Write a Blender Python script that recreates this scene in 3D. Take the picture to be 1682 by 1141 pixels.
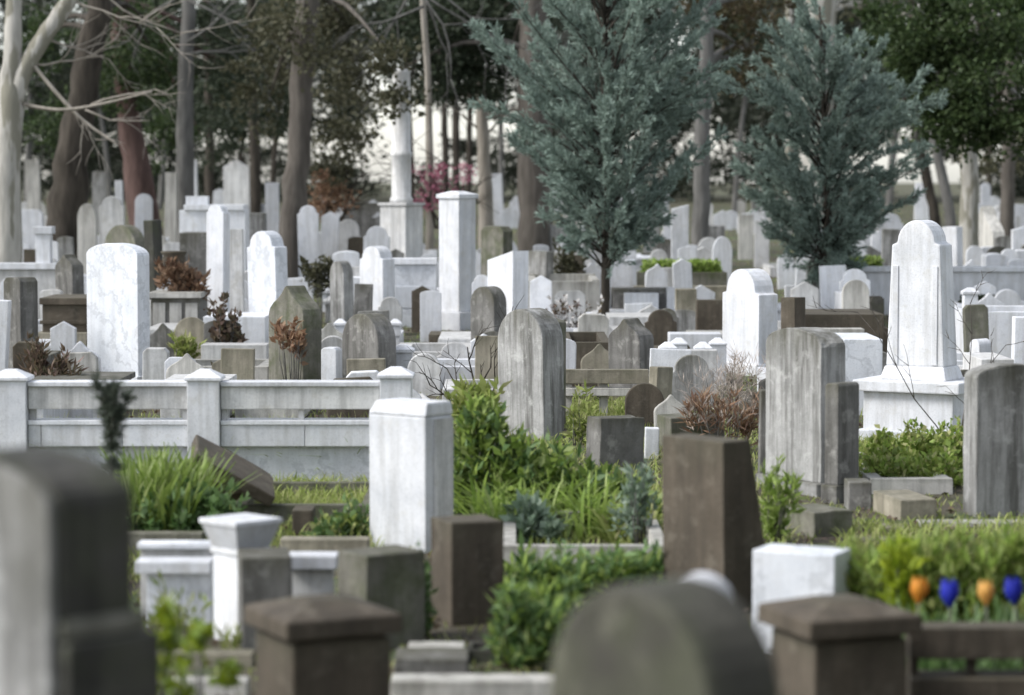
import bpy, bmesh, math, random
import numpy as np
from mathutils import Vector, Matrix
# ------------------------------------------------------------------ clear
for o in list(bpy.data.objects): bpy.data.objects.remove(o)
SC = bpy.context.scene
COL = SC.collection
R = math.radians
# ------------------------------------------------------------------ camera
HC = 2.6; FPX = 4330.0; CX = 841.0; CY = 570.5; YH = 300.0
TH = math.atan((CY - YH) / FPX)
cd = bpy.data.cameras.new('camera'); cam = bpy.data.objects.new('camera', cd); COL.objects.link(cam)
cam.location = (0, 0, HC); cam.rotation_euler = (math.pi/2 - TH, 0, 0)
cd.sensor_fit = 'HORIZONTAL'; cd.sensor_width = 36; cd.lens = FPX/1682*36
cd.clip_start = 0.5; cd.clip_end = 3000
cd.dof.use_dof = True; cd.dof.focus_distance = 28; cd.dof.aperture_fstop = 1.45
SC.camera = cam
# ------------------------------------------------------------------ sky, sun, exposure
W = bpy.data.worlds.new('World'); SC.world = W; W.use_nodes = True
nt = W.node_tree; bg = nt.nodes['Background']
sk = nt.nodes.new('ShaderNodeTexSky'); sk.sky_type = 'NISHITA'; sk.sun_disc = False
SUN_EL = R(44); SUN_AZ = math.atan2(-0.85, -0.22)
sk.sun_elevation = SUN_EL; sk.sun_rotation = SUN_AZ
sk.dust_density = 1.0; sk.air_density = 1.0; sk.ozone_density = 0.6
hsv = nt.nodes.new('ShaderNodeHueSaturation'); hsv.inputs['Saturation'].default_value = .36   # thin overcast: nearly white sky
nt.links.new(sk.outputs[0], hsv.inputs['Color']); nt.links.new(hsv.outputs[0], bg.inputs[0]); bg.inputs[1].default_value = 0.105
sl = bpy.data.lights.new('sun', 'SUN'); sl.energy = 1.5; sl.angle = R(22); sl.color = (1, .98, .955)
so = bpy.data.objects.new('sun', sl); COL.objects.link(so)
sd = Vector((math.sin(SUN_AZ)*math.cos(SUN_EL), math.cos(SUN_AZ)*math.cos(SUN_EL), math.sin(SUN_EL)))
so.rotation_euler = sd.to_track_quat('Z', 'Y').to_euler(); so.location = (-20, -10, 30)
SC.view_settings.view_transform = 'Standard'; SC.view_settings.look = 'None'
SC.view_settings.gamma = 1; SC.view_settings.exposure = 1.38
SC.render.engine = 'CYCLES'
# ------------------------------------------------------------------ pixel -> place
def _t(py, D): return D / ((CY-py)*math.sin(TH) + FPX*math.cos(TH))
def X(px, D, py=560): return (px-CX) * _t(py, D)
def Z(py, D):
    return HC + _t(py, D) * ((CY-py)*math.cos(TH) - FPX*math.sin(TH))
GD = [0, 45, 60, 80, 100, 130, 200, 400, 3000]; GZ = [0, 0, .33, .85, 1.25, 1.6, 2.0, 2.4, 2.4]
def g(D): return float(np.interp(D, GD, GZ))
def P(px, py, D): return Vector((X(px, D, py), D, Z(py, D)))
def SCL(D): return FPX / D
# ------------------------------------------------------------------ materials
MATS = {}
def newmat(name):
    m = bpy.data.materials.new(name); m.use_nodes = True
    n = m.node_tree; b = n.nodes['Principled BSDF']; MATS[name] = m
    return m, n, b
def N(n, t, **k):
    x = n.nodes.new(t)
    for a, v in k.items():
        if a in x.inputs: x.inputs[a].default_value = v
        else: setattr(x, a, v)
    return x
def ramp(n, pts):
    r = n.nodes.new('ShaderNodeValToRGB'); e = r.color_ramp.elements
    while len(e) < len(pts): e.new(.5)
    for i, (p, c) in enumerate(pts):
        e[i].position = p; e[i].color = (*c, 1) if len(c) == 3 else c
    return r
def mixc(n, fac, a, b, mode='MIX'):
    m = n.nodes.new('ShaderNodeMix'); m.data_type = 'RGBA'; m.blend_type = mode
    for s, v in ((0, fac), (6, a), (7, b)):
        if hasattr(v, 'links') or isinstance(v, bpy.types.NodeSocket): n.links.new(v, m.inputs[s])
        elif isinstance(v, (int, float)): m.inputs[s].default_value = v
        else: m.inputs[s].default_value = (*v, 1)
    return m.outputs[2]
def coords(n):
    tc = n.nodes.new('ShaderNodeTexCoord'); oi = n.nodes.new('ShaderNodeObjectInfo')
    sc = N(n, 'ShaderNodeVectorMath', operation='SCALE'); sc.inputs[3].default_value = 37
    n.links.new(oi.outputs['Random'], sc.inputs[0])
    ad = N(n, 'ShaderNodeVectorMath', operation='ADD')
    n.links.new(tc.outputs['Object'], ad.inputs[0]); n.links.new(sc.outputs[0], ad.inputs[1])
    return ad.outputs[0], oi.outputs['Random']
def stone(name, c1, c2, streak=.5, streakcol=(.05, .05, .045), lichen=(.34, .33, .28), lich=.35, vein=0, rough=.8, moss=0, bump=.25, crust=0, crustcol=(.075, .072, .048)):
    m, n, b = newmat(name); co, rnd = coords(n)
    def noise(scale, detail, vec=co, mapping=None):
        if mapping:
            mp = n.nodes.new('ShaderNodeMapping'); mp.inputs['Scale'].default_value = mapping
            n.links.new(vec, mp.inputs[0]); vec = mp.outputs[0]
        x = N(n, 'ShaderNodeTexNoise'); x.inputs['Scale'].default_value = scale; x.inputs['Detail'].default_value = detail
        x.inputs['Roughness'].default_value = .65
        n.links.new(vec, x.inputs['Vector']); return x.outputs['Fac']
    r0 = ramp(n, [(.3, c1), (.7, c2)]); n.links.new(noise(3.2, 6), r0.inputs[0]); col = r0.outputs[0]
    if vein:
        w = N(n, 'ShaderNodeTexWave'); w.wave_type = 'BANDS'; w.bands_direction = 'DIAGONAL'
        w.inputs['Scale'].default_value = .9; w.inputs['Distortion'].default_value = 22; w.inputs['Detail'].default_value = 6; w.inputs['Detail Scale'].default_value = .9; w.inputs['Detail Roughness'].default_value = .7
        n.links.new(co, w.inputs['Vector'])
        rv = ramp(n, [(0, (1, 1, 1)), (.25, (0, 0, 0))]); n.links.new(w.outputs['Fac'], rv.inputs[0])
        mm = N(n, 'ShaderNodeMath', operation='MULTIPLY'); mm.inputs[1].default_value = vein
        n.links.new(rv.outputs[0], mm.inputs[0])
        col = mixc(n, mm.outputs[0], col, tuple(x*.55 for x in c1))
    # rain streaks run down the stone
    rs = ramp(n, [(.44, (0, 0, 0)), (.64, (streak,)*3)]); n.links.new(noise(9, 5, mapping=(1, 1, .09)), rs.inputs[0])
    col = mixc(n, rs.outputs[0], col, streakcol)
    rl = ramp(n, [(.55, (0, 0, 0)), (.68, (lich,)*3)]); n.links.new(noise(7, 8), rl.inputs[0])
    col = mixc(n, rl.outputs[0], col, lichen)
    if moss:
        rm = ramp(n, [(.45, (0, 0, 0)), (.65, (moss,)*3)]); n.links.new(noise(4, 7), rm.inputs[0])
        col = mixc(n, rm.outputs[0], col, (.07, .085, .035))
    if crust:     # lichen crust settled on the upper part of the stone, ragged lower edge
        tg = n.nodes.new('ShaderNodeTexCoord'); sx = n.nodes.new('ShaderNodeSeparateXYZ'); n.links.new(tg.outputs['Generated'], sx.inputs[0])
        ms = N(n, 'ShaderNodeMath', operation='MULTIPLY_ADD'); ms.inputs[1].default_value = .9; n.links.new(noise(5, 7, mapping=(1, 1, .25)), ms.inputs[0]); n.links.new(sx.outputs['Z'], ms.inputs[2])
        rc_ = ramp(n, [(0, (0, 0, 0)), (.48, (0, 0, 0)), (.62, (crust,)*3)]); 
        mh = N(n, 'ShaderNodeMath', operation='MULTIPLY_ADD'); mh.inputs[1].default_value = .5; mh.inputs[2].default_value = -.13; n.links.new(ms.outputs[0], mh.inputs[0])
        n.links.new(mh.outputs[0], rc_.inputs[0]); col = mixc(n, rc_.outputs[0], col, crustcol)
    # fine pitting
    rp = ramp(n, [(.25, (.6, .6, .6)), (.5, (1, 1, 1))]); n.links.new(noise(60, 4), rp.inputs[0])
    col = mixc(n, .5, col, rp.outputs[0], 'MULTIPLY')
    # each stone has its own shade
    hv = N(n, 'ShaderNodeHueSaturation'); mr = N(n, 'ShaderNodeMapRange'); mr.inputs[3].default_value = .86; mr.inputs[4].default_value = 1.12
    n.links.new(rnd, mr.inputs[0]); n.links.new(mr.outputs[0], hv.inputs['Value']); n.links.new(col, hv.inputs['Color'])
    n.links.new(hv.outputs[0], b.inputs['Base Color'])
    b.inputs['Roughness'].default_value = rough; b.inputs['Specular IOR Level'].default_value = .25
    bp = N(n, 'ShaderNodeBump'); bp.inputs['Strength'].default_value = bump; bp.inputs['Distance'].default_value = .012
    n.links.new(noise(38, 8), bp.inputs['Height']); n.links.new(bp.outputs[0], b.inputs['Normal'])
    return m
stone('white_marble', (.57, .585, .615), (.72, .725, .745), .45, (.36, .355, .34), (.48, .46, .41), .35, vein=.10, rough=.55, bump=.1)
stone('veined_marble', (.56, .585, .625), (.71, .725, .75), .35, (.40, .41, .43), (.5, .5, .5), .3, vein=.4, rough=.5, bump=.08)
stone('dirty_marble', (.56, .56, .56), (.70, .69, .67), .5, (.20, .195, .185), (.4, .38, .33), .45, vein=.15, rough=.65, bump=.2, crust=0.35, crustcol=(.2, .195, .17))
stone('pale_limestone', (.46, .45, .42), (.58, .56, .52), .55, (.17, .165, .15), (.5, .49, .42), .4, bump=.3, crust=0.45)
stone('grey_stone', (.12, .117, .108), (.23, .223, .21), .8, (.075, .072, .065), (.44, .43, .40), .5, bump=.4, crust=0.75)
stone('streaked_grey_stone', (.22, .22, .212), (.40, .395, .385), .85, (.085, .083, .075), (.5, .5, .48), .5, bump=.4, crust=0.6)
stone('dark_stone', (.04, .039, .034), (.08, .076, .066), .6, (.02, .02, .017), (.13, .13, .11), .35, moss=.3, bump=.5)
stone('brown_stone', (.064, .052, .038), (.118, .098, .074), .6, (.045, .038, .029), (.24, .215, .17), .28, bump=.45, crust=0.4)
stone('dim_stone', (.04, .038, .031), (.076, .072, .06), .5, (.045, .044, .034), (.22, .21, .17), .35, moss=.25, bump=.5)
stone('tan_stone', (.27, .245, .19), (.38, .345, .27), .5, (.11, .1, .075), (.46, .43, .34), .4, moss=.25, bump=.4, crust=0.5)
stone('mossy_stone', (.14, .135, .11), (.235, .225, .19), .5, (.06, .06, .045), (.30, .30, .22), .4, moss=.7, bump=.5, crust=0.5)
def bark(name, c1, c2, patch=None):
    m, n, b = newmat(name); co, rnd = coords(n)
    mp = n.nodes.new('ShaderNodeMapping'); mp.inputs['Scale'].default_value = (1, 1, .22); n.links.new(co, mp.inputs[0])
    x = N(n, 'ShaderNodeTexNoise'); x.inputs['Scale'].default_value = 7; x.inputs['Detail'].default_value = 7; n.links.new(mp.outputs[0], x.inputs['Vector'])
    r0 = ramp(n, [(.3, c1), (.7, c2)]); n.links.new(x.outputs['Fac'], r0.inputs[0]); col = r0.outputs[0]
    if patch:
        v = N(n, 'ShaderNodeTexNoise'); v.inputs['Scale'].default_value = 3; v.inputs['Detail'].default_value = 3; n.links.new(mp.outputs[0], v.inputs['Vector'])
        rr = ramp(n, [(.52, (0, 0, 0)), (.56, (1, 1, 1))]); n.links.new(v.outputs['Fac'], rr.inputs[0])
        col = mixc(n, rr.outputs[0], col, patch)
    n.links.new(col, b.inputs['Base Color']); b.inputs['Roughness'].default_value = .9; b.inputs['Specular IOR Level'].default_value = .15
    bp = N(n, 'ShaderNodeBump'); bp.inputs['Strength'].default_value = .8; bp.inputs['Distance'].default_value = .04
    n.links.new(x.outputs['Fac'], bp.inputs['Height']); n.links.new(bp.outputs[0], b.inputs['Normal'])
    return m
bark('pale_bark', (.30, .29, .26), (.46, .44, .40), (.22, .21, .17))
bark('dark_bark', (.03, .026, .021), (.07, .06, .049))
bark('red_bark', (.07, .046, .04), (.13, .085, .075))
bark('grey_bark', (.085, .083, .078), (.16, .155, .145))
bark('brown_bark', (.068, .06, .052), (.125, .112, .097))
bark('twig_bark', (.20, .18, .15), (.34, .31, .27))
def leafmat(name, cols, trans=.35, rough=.6):
    m, n, b = newmat(name)
    ge = n.nodes.new('ShaderNodeNewGeometry')
    k = len(cols); r0 = ramp(n, [(i/max(1, k-1), c) for i, c in enumerate(cols)])
    n.links.new(ge.outputs['Random Per Island'], r0.inputs[0])
    oi = n.nodes.new('ShaderNodeObjectInfo'); hv = N(n, 'ShaderNodeHueSaturation')
    mr = N(n, 'ShaderNodeMapRange'); mr.inputs[3].default_value = .85; mr.inputs[4].default_value = 1.15
    n.links.new(oi.outputs['Random'], mr.inputs[0]); n.links.new(mr.outputs[0], hv.inputs['Value']); n.links.new(r0.outputs[0], hv.inputs['Color'])
    b.inputs['Roughness'].default_value = rough; b.inputs['Specular IOR Level'].default_value = .25
    n.links.new(hv.outputs[0], b.inputs['Base Color'])
    if trans:
        tr = n.nodes.new('ShaderNodeBsdfTranslucent'); ms = n.nodes.new('ShaderNodeMixShader'); ms.inputs[0].default_value = trans
        n.links.new(hv.outputs[0], tr.inputs[0]); n.links.new(b.outputs[0], ms.inputs[1]); n.links.new(tr.outputs[0], ms.inputs[2])
        n.links.new(ms.outputs[0], n.nodes['Material Output'].inputs[0])
    return m
leafmat('blue_cypress', [(.11, .145, .12), (.20, .26, .22), (.30, .375, .325), (.17, .22, .19)], .33)
leafmat('dark_conifer', [(.022, .032, .018), (.045, .06, .032), (.035, .05, .03), (.06, .07, .04)], .2)
leafmat('broad_green', [(.02, .035, .012), (.038, .062, .02), (.062, .088, .034), (.028, .046, .017)], .35)
leafmat('olive_leaf', [(.045, .048, .025), (.075, .075, .042), (.105, .10, .062), (.058, .06, .032)], .3)
leafmat('brown_leaf', [(.06, .045, .025), (.10, .075, .04), (.085, .08, .035), (.05, .045, .025)], .3)
leafmat('grey_green_leaf', [(.07, .085, .065), (.10, .12, .09), (.055, .07, .05), (.13, .14, .11)], .3)
leafmat('wood_leaf', [(.03, .038, .026), (.05, .06, .04), (.07, .08, .055), (.045, .05, .035)], .25)
leafmat('fresh_green', [(.15, .23, .045), (.24, .34, .07), (.33, .43, .11), (.12, .18, .04), (.42, .49, .20)], .4, .45)
leafmat('deep_green', [(.06, .115, .035), (.105, .18, .06), (.16, .25, .09), (.21, .30, .15)], .35, .45)
leafmat('blue_green_leaf', [(.13, .19, .12), (.21, .28, .20), (.36, .43, .34)], .3, .5)
leafmat('lime_leaf', [(.22, .30, .02), (.30, .36, .03), (.16, .24, .02)], .45)
leafmat('grass_blade', [(.18, .24, .05), (.25, .31, .075), (.33, .37, .12), (.38, .37, .19)], .35)
leafmat('dry_russet', [(.15, .085, .055), (.24, .14, .085), (.33, .23, .15), (.12, .065, .045)], .3)
leafmat('dry_rose_leaf', [(.10, .07, .05), (.15, .105, .07), (.10, .095, .055), (.24, .16, .14)], .3)
leafmat('pale_twig_leaf', [(.34, .28, .23), (.42, .36, .31), (.50, .44, .40)], .2)
leafmat('pink_blossom', [(.38, .13, .19), (.48, .20, .26), (.30, .09, .14), (.55, .30, .34)], .35)
leafmat('white_blossom', [(.6, .58, .56), (.7, .68, .66)], .3)
leafmat('orange_petal', [(.60, .20, .02), (.72, .30, .04), (.70, .36, .08)], .3, .4)
leafmat('amber_petal', [(.62, .30, .05), (.72, .40, .10), (.66, .42, .16)], .3, .4)
leafmat('blue_petal', [(.012, .016, .26), (.025, .035, .38), (.05, .06, .45)], .25, .4)
def ground_mat():
    m, n, b = newmat('soil_and_moss'); tc = n.nodes.new('ShaderNodeTexCoord')
    x = N(n, 'ShaderNodeTexNoise'); x.inputs['Scale'].default_value = 1.1; x.inputs['Detail'].default_value = 9; n.links.new(tc.outputs['Object'], x.inputs['Vector'])
    r0 = ramp(n, [(.35, (.055, .045, .032)), (.5, (.085, .075, .045)), (.6, (.06, .085, .028)), (.75, (.13, .12, .085))])
    n.links.new(x.outputs['Fac'], r0.inputs[0]); n.links.new(r0.outputs[0], b.inputs['Base Color']); b.inputs['Roughness'].default_value = .95
    y = N(n, 'ShaderNodeTexNoise'); y.inputs['Scale'].default_value = 25; y.inputs['Detail'].default_value = 6; n.links.new(tc.outputs['Object'], y.inputs['Vector'])
    bp = N(n, 'ShaderNodeBump'); bp.inputs['Distance'].default_value = .05; n.links.new(y.outputs['Fac'], bp.inputs['Height']); n.links.new(bp.outputs[0], b.inputs['Normal'])
ground_mat()
# ------------------------------------------------------------------ mesh helpers
def link(name, me, mat, parent=None):
    o = bpy.data.objects.new(name, me); COL.objects.link(o)
    if mat: me.materials.append(MATS[mat])
    if parent: o.parent = parent
    return o
def tag(o, label, cat, group=None, kind=None):
    if label: o['label'] = label
    if cat: o['category'] = cat
    if group: o['group'] = group
    if kind: o['kind'] = kind
    return o
def thing(name, label, cat, loc=(0, 0, 0), rotz=0, group=None, lean=(0, 0)):
    o = bpy.data.objects.new(name, None); COL.objects.link(o); o.empty_display_size = .2
    o.location = loc; o.rotation_euler = (lean[0], lean[1], rotz)
    return tag(o, label, cat, group)
RB = random.Random(5)
def solid(name, verts, faces, mat, parent=None, bevel=.008, jit=0.0):
    """one part: a closed mesh with softened edges"""
    bm = bmesh.new(); vs = [bm.verts.new(v) for v in verts]
    for f in faces: bm.faces.new([vs[i] for i in f])
    bmesh.ops.recalc_face_normals(bm, faces=bm.faces)
    if jit:
        long = [e for e in bm.edges if e.calc_length() > .12]
        for _ in range(2):
            long = [e for e in bm.edges if e.calc_length() > .12]
            if long and len(bm.edges) < 900: bmesh.ops.subdivide_edges(bm, edges=long, cuts=1, use_grid_fill=True)
        for v in bm.verts: v.co += Vector((RB.gauss(0, jit), RB.gauss(0, jit), RB.gauss(0, jit)))
    if bevel:
        ed = [e for e in bm.edges if len(e.link_faces) == 2 and e.calc_face_angle(0) > R(32)]
        if ed: bmesh.ops.bevel(bm, geom=ed, offset=bevel, segments=2, affect='EDGES', profile=.6, clamp_overlap=True)
    me = bpy.data.meshes.new(name); bm.to_mesh(me); bm.free()
    return link(name, me, mat, parent)
BF = [(0, 1, 2, 3), (4, 7, 6, 5), (0, 4, 5, 1), (1, 5, 6, 2), (2, 6, 7, 3), (3, 7, 4, 0)]
def box(name, x0, x1, y0, y1, z0, z1, mat, parent=None, bevel=.008, top=None, jit=0.0):
    """box; top=(x0,x1,y0,y1) makes it taper or flare"""
    t = top or (x0, x1, y0, y1)
    v = [(x0, y0, z0), (x1, y0, z0), (x1, y1, z0), (x0, y1, z0), (t[0], t[2], z1), (t[1], t[2], z1), (t[1], t[3], z1), (t[0], t[3], z1)]
    return solid(name, v, BF, mat, parent, bevel, jit)
def cap(name, w, d, z0, z1, zp, mat, parent, cx=0, cy=0, bevel=.006):
    """slab with a low pyramid on top"""
    a, b = w/2, d/2
    v = [(cx-a, cy-b, z0), (cx+a, cy-b, z0), (cx+a, cy+b, z0), (cx-a, cy+b, z0), (cx-a, cy-b, z1), (cx+a, cy-b, z1), (cx+a, cy+b, z1), (cx-a, cy+b, z1),
         (cx-a*.3, cy-b*.3, zp), (cx+a*.3, cy-b*.3, zp), (cx+a*.3, cy+b*.3, zp), (cx-a*.3, cy+b*.3, zp)]
    f = [(3, 2, 1, 0), (0, 1, 5, 4), (1, 2, 6, 5), (2, 3, 7, 6), (3, 0, 4, 7), (4, 5, 9, 8), (5, 6, 10, 9), (6, 7, 11, 10), (7, 4, 8, 11), (8, 9, 10, 11)]
    return solid(name, v, f, mat, parent, bevel)
def arc(cx, cz, rx, rz, a0, a1, n):
    return [(cx+rx*math.cos(R(a0+(a1-a0)*i/n)), cz+rz*math.sin(R(a0+(a1-a0)*i/n))) for i in range(n+1)]
def profile(shape, w, h):
    a = w/2
    if shape == 'round': top = arc(0, h-a, a, a, 0, 180, 16)
    elif shape == 'seg': rise = min(.16*w, h*.3); top = arc(0, h-rise, a, rise, 0, 180, 14)
    elif shape == 'gothic':
        top = [(a, h-w*.75)] + [(a*(1-(i/8)**1.7), h-w*.75+w*.75*math.sin(i/8*math.pi/2)) for i in range(1, 9)]
        top += [(-x, z) for x, z in top[-2::-1]]
    elif shape == 'dome':
        s = h-a*.80; top = [(a, s), (a*.80, s+.02)] + arc(0, s+.03, a*.78, h-s-.03, 2, 178, 12) + [(-a*.80, s+.02), (-a, s)]
    elif shape == 'gable': top = [(a, h-w*.28), (0, h), (-a, h-w*.28)]
    elif shape == 'ogee':
        s = h-w*.5
        q = [(a, s), (a*.93, s+w*.10), (a*.72, s+w*.20), (a*.48, s+w*.27), (a*.26, s+w*.36), (a*.10, s+w*.46), (0, h)]
        top = q + [(-x, z) for x, z in q[-2::-1]]
    elif shape == 'slant': top = [(a, h), (-a, h-w*.25)]
    elif shape == 'serp':
        top = [(a*(1-2*i/14), h-.10*w+.10*w*math.cos((1-2*i/14)*math.pi*1.5)*.6) for i in range(15)]
    elif shape == 'chamfer': top = [(a, h-w*.16), (a-w*.16, h), (-a+w*.16, h), (-a, h-w*.16)]
    else: top = [(a, h), (-a, h)]
    return [(-a, 0), (a, 0)] + top
def slab(name, shape, w, h, t, mat, parent, z0=0, bevel=.010, back=0, taper=1.0, jit=0.0):
    """headstone slab: outline in x,z drawn through its thickness; back>0 leans the rear face in towards the top"""
    pr = profile(shape, w, h)
    pr = [(x*(1+(taper-1)*z/h), z) for x, z in pr]
    n = len(pr)
    v = [(x, -t/2, z0+z) for x, z in pr] + [(x, t/2-back*z/h, z0+z) for x, z in pr]
    f = [tuple(range(n)), tuple(range(2*n-1, n-1, -1))] + [(i, i+n, (i+1) % n+n, (i+1) % n) for i in range(n)]
    return solid(name, v, f, mat, parent, bevel, jit)
def solve(D, x0, xs, x1, t=None):
    """face widths seen left|right of the corner -> width, thickness, turn, x"""
    s = SCL(D); xm = (x0+x1)/2; xw = X(xm, D); az = math.atan2(xw, D)
    if xs is None: return (x1-x0)/s, t, az*0.0, xw
    Fp = (xs-x0)/s; Sp = (x1-xs)/s
    if t is None:
        w = math.hypot(Fp, Sp); return w, w, -(math.atan2(Sp, Fp)) - az, xw
    if Fp >= 0 and t < 0:      # the narrow face is on the left
        t = -t; a = math.asin(min(.93, Fp/t)); return Sp/math.cos(a), t, a - az, xw
    a = math.asin(min(.93, Sp/t)); return Fp/math.cos(a), t, -a - az, xw
def HS(label, shape, xs, top, D, mat, t=.16, plinth=.0, pw=1.15, name='headstone', cat='headstone', group=None, lean=None, back=0, taper=1.0, z0=None, jit=0.0, bevel=.012):
    """a headstone seen between xs=(left, corner, right) with its top at pixel row top, standing at distance D"""
    w, t, rz, xw = solve(D, xs[0], xs[1], xs[2], t)
    z = g(D) if z0 is None else z0
    if lean is None: lean = (R(RB.gauss(0, 1.3)), R(RB.gauss(0, 1.3)))
    elif D > 10: lean = (lean[0]+R(RB.gauss(0, .6)), lean[1]+R(RB.gauss(0, .6)))
    h = Z(top, D) - z
    if plinth:
        e = thing(name, label, cat, (xw, D, z), rz, group, lean)
        box('plinth', -w*pw/2, w*pw/2, -t*.5-w*(pw-1)/2-.02, t*.5+w*(pw-1)/2+.02, -.06, plinth, mat, e, .012)
        slab('slab', shape, w, h-plinth+.002, t, mat, e, plinth-.002, bevel, back, taper, jit)
        return e
    o = slab(name, shape, w, h+.06, t, mat, None, -.06, bevel, back, taper, jit)
    o.location = (xw, D, z); o.rotation_euler = (lean[0], lean[1], rz)
    return tag(o, label, cat, group)
def BAR(name, label, cat, x0, x1, ytop, D, depth, mat, ybot=None, bevel=.01, group=None, rz=0, jit=0.0):
    """straight kerb or low wall facing the camera, top edge at row ytop, down to the ground unless ybot is given"""
    xa, xb = X(x0, D), X(x1, D); z1 = Z(ytop, D); z0 = (g(D)-.05) if ybot is None else Z(ybot, D)
    c = (xa+xb)/2; zb = g(D)
    o = box(name, xa-c, xb-c, 0, depth, z0-zb, z1-zb, mat, None, bevel, jit=jit); o.location = (c, D, zb); o.rotation_euler.z = rz
    return tag(o, label, cat, group)
def PLOT(label, x0, x1, ytop, D, length, mat, t=.14, post=0, postmat=None, name='grave_edging', cat='grave edging', group=None, rz=0, fill=None):
    """rectangular grave surround of four kerb stones, corner posts if asked"""
    xa, xb = X(x0, D), X(x1, D); c = (xa+xb)/2; w = (xb-xa)/2; zb = g(D); h = Z(ytop, D)-zb
    e = thing(name, label, cat, (c, D, zb), rz, group); dz = g(D+length)-zb
    box('edge_stone', -w, w, 0, t, -.05, h, mat, e); box('edge_stone', -w, w, length-t, length, -.05+dz*.5, h+dz, mat, e)
    for s in (-1, 1):
        a = s*w; b = s*(w-t)
        box('edge_stone', min(a, b), max(a, b), t+.003, length-t-.003, -.05, h-.006+dz*.5, mat, e)
    if fill:
        box('bed', -w+t, w-t, t, length-t, -.05, h-.05, fill, e, 0)
    if post:
        for s in (-1, 1):
            p = box('post', s*(w-t/2)-t*.62, s*(w-t/2)+t*.62, -t*.12, t*1.12, h-.01, h+post, postmat or mat, e)
            cp = cap('cap', t*1.5, t*1.5, h+post, h+post+.04, h+post+.10, postmat or mat, None, s*(w-t/2), t/2); cp.parent = p
    return e
def tube(pts, rad, n=8, ov=None, rough=0, rng=None):
    """tapered tube through pts -> verts, quads"""
    pts = [np.array(p, float) for p in pts]; V = []; F = []
    up = np.array([.31, .83, .47])
    for i, p in enumerate(pts):
        d = pts[min(i+1, len(pts)-1)]-pts[max(i-1, 0)]; d = d/(np.linalg.norm(d)+1e-9)
        a = np.cross(d, up); a /= np.linalg.norm(a)+1e-9; b = np.cross(d, a)
        for k in range(n):
            q = 2*math.pi*k/n; r = rad[i]*(1+(rng.uniform(-rough, rough) if rough else 0))
            V.append(p+(a*math.cos(q)+b*math.sin(q))*r)
    for i in range(len(pts)-1):
        for k in range(n):
            F.append((i*n+k, i*n+(k+1) % n, (i+1)*n+(k+1) % n, (i+1)*n+k))
    F.append(tuple(range(n-1, -1, -1))); F.append(tuple((len(pts)-1)*n+k for k in range(n)))
    return V, F
def tubes(name, lst, mat, parent=None, n=6, loc=None, smooth=True, rough=0, seed=1):
    V = []; F = []; rng = random.Random(seed)
    for pts, rad in lst:
        v, f = tube(pts, rad, n, rough=rough, rng=rng); k = len(V); V += v; F += [tuple(i+k for i in q) for q in f]
    me = bpy.data.meshes.new(name); me.from_pydata([tuple(v) for v in V], [], F)
    if smooth: me.polygons.foreach_set('use_smooth', [True]*len(me.polygons))
    return link(name, me, mat, parent)
def dense(pts, rad, k=3):
    """smooth a polyline (Catmull-Rom)"""
    pts = [np.array(p, float) for p in pts]; op = []; orr = []
    for i in range(len(pts)-1):
        p0 = pts[max(0, i-1)]; p1 = pts[i]; p2 = pts[i+1]; p3 = pts[min(len(pts)-1, i+2)]
        for j in range(k):
            t = j/k
            op.append(.5*((2*p1)+(p2-p0)*t+(2*p0-5*p1+4*p2-p3)*t*t+(3*p1-p0-3*p2+p3)*t**3)); orr.append(rad[i]*(1-t)+rad[i+1]*t)
    op.append(pts[-1]); orr.append(rad[-1]); return op, orr
def unit(a): return a/(np.linalg.norm(a, axis=-1, keepdims=True)+1e-9)
def quads_mesh(name, V, k, mat, parent=None):
    """V: (n,k,3) polygons of k corners"""
    n = len(V); me = bpy.data.meshes.new(name)
    me.vertices.add(n*k); me.vertices.foreach_set('co', V.reshape(-1).astype(np.float32))
    me.loops.add(n*k); me.loops.foreach_set('vertex_index', np.arange(n*k, dtype=np.int32))
    me.polygons.add(n); me.polygons.foreach_set('loop_start', np.arange(0, n*k, k, dtype=np.int32))
    me.polygons.foreach_set('loop_total', np.full(n, k, dtype=np.int32)); me.update(calc_edges=True)
    return link(name, me, mat, parent)
def leaf_quads(Pn, Dn, L, Wd, rng, fold=.25):
    n = len(Pn); Dn = unit(Dn); L = np.broadcast_to(L, (n,))[:, None]; Wd = np.broadcast_to(Wd, (n,))[:, None]
    s = unit(np.cross(Dn, unit(rng.normal(size=(n, 3))))); nr = np.cross(s, Dn)
    V = np.empty((n, 4, 3)); V[:, 0] = Pn; V[:, 1] = Pn+Dn*L*.45+s*Wd/2+nr*fold*Wd; V[:, 2] = Pn+Dn*L; V[:, 3] = Pn+Dn*L*.45-s*Wd/2+nr*fold*Wd
    return V
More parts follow.
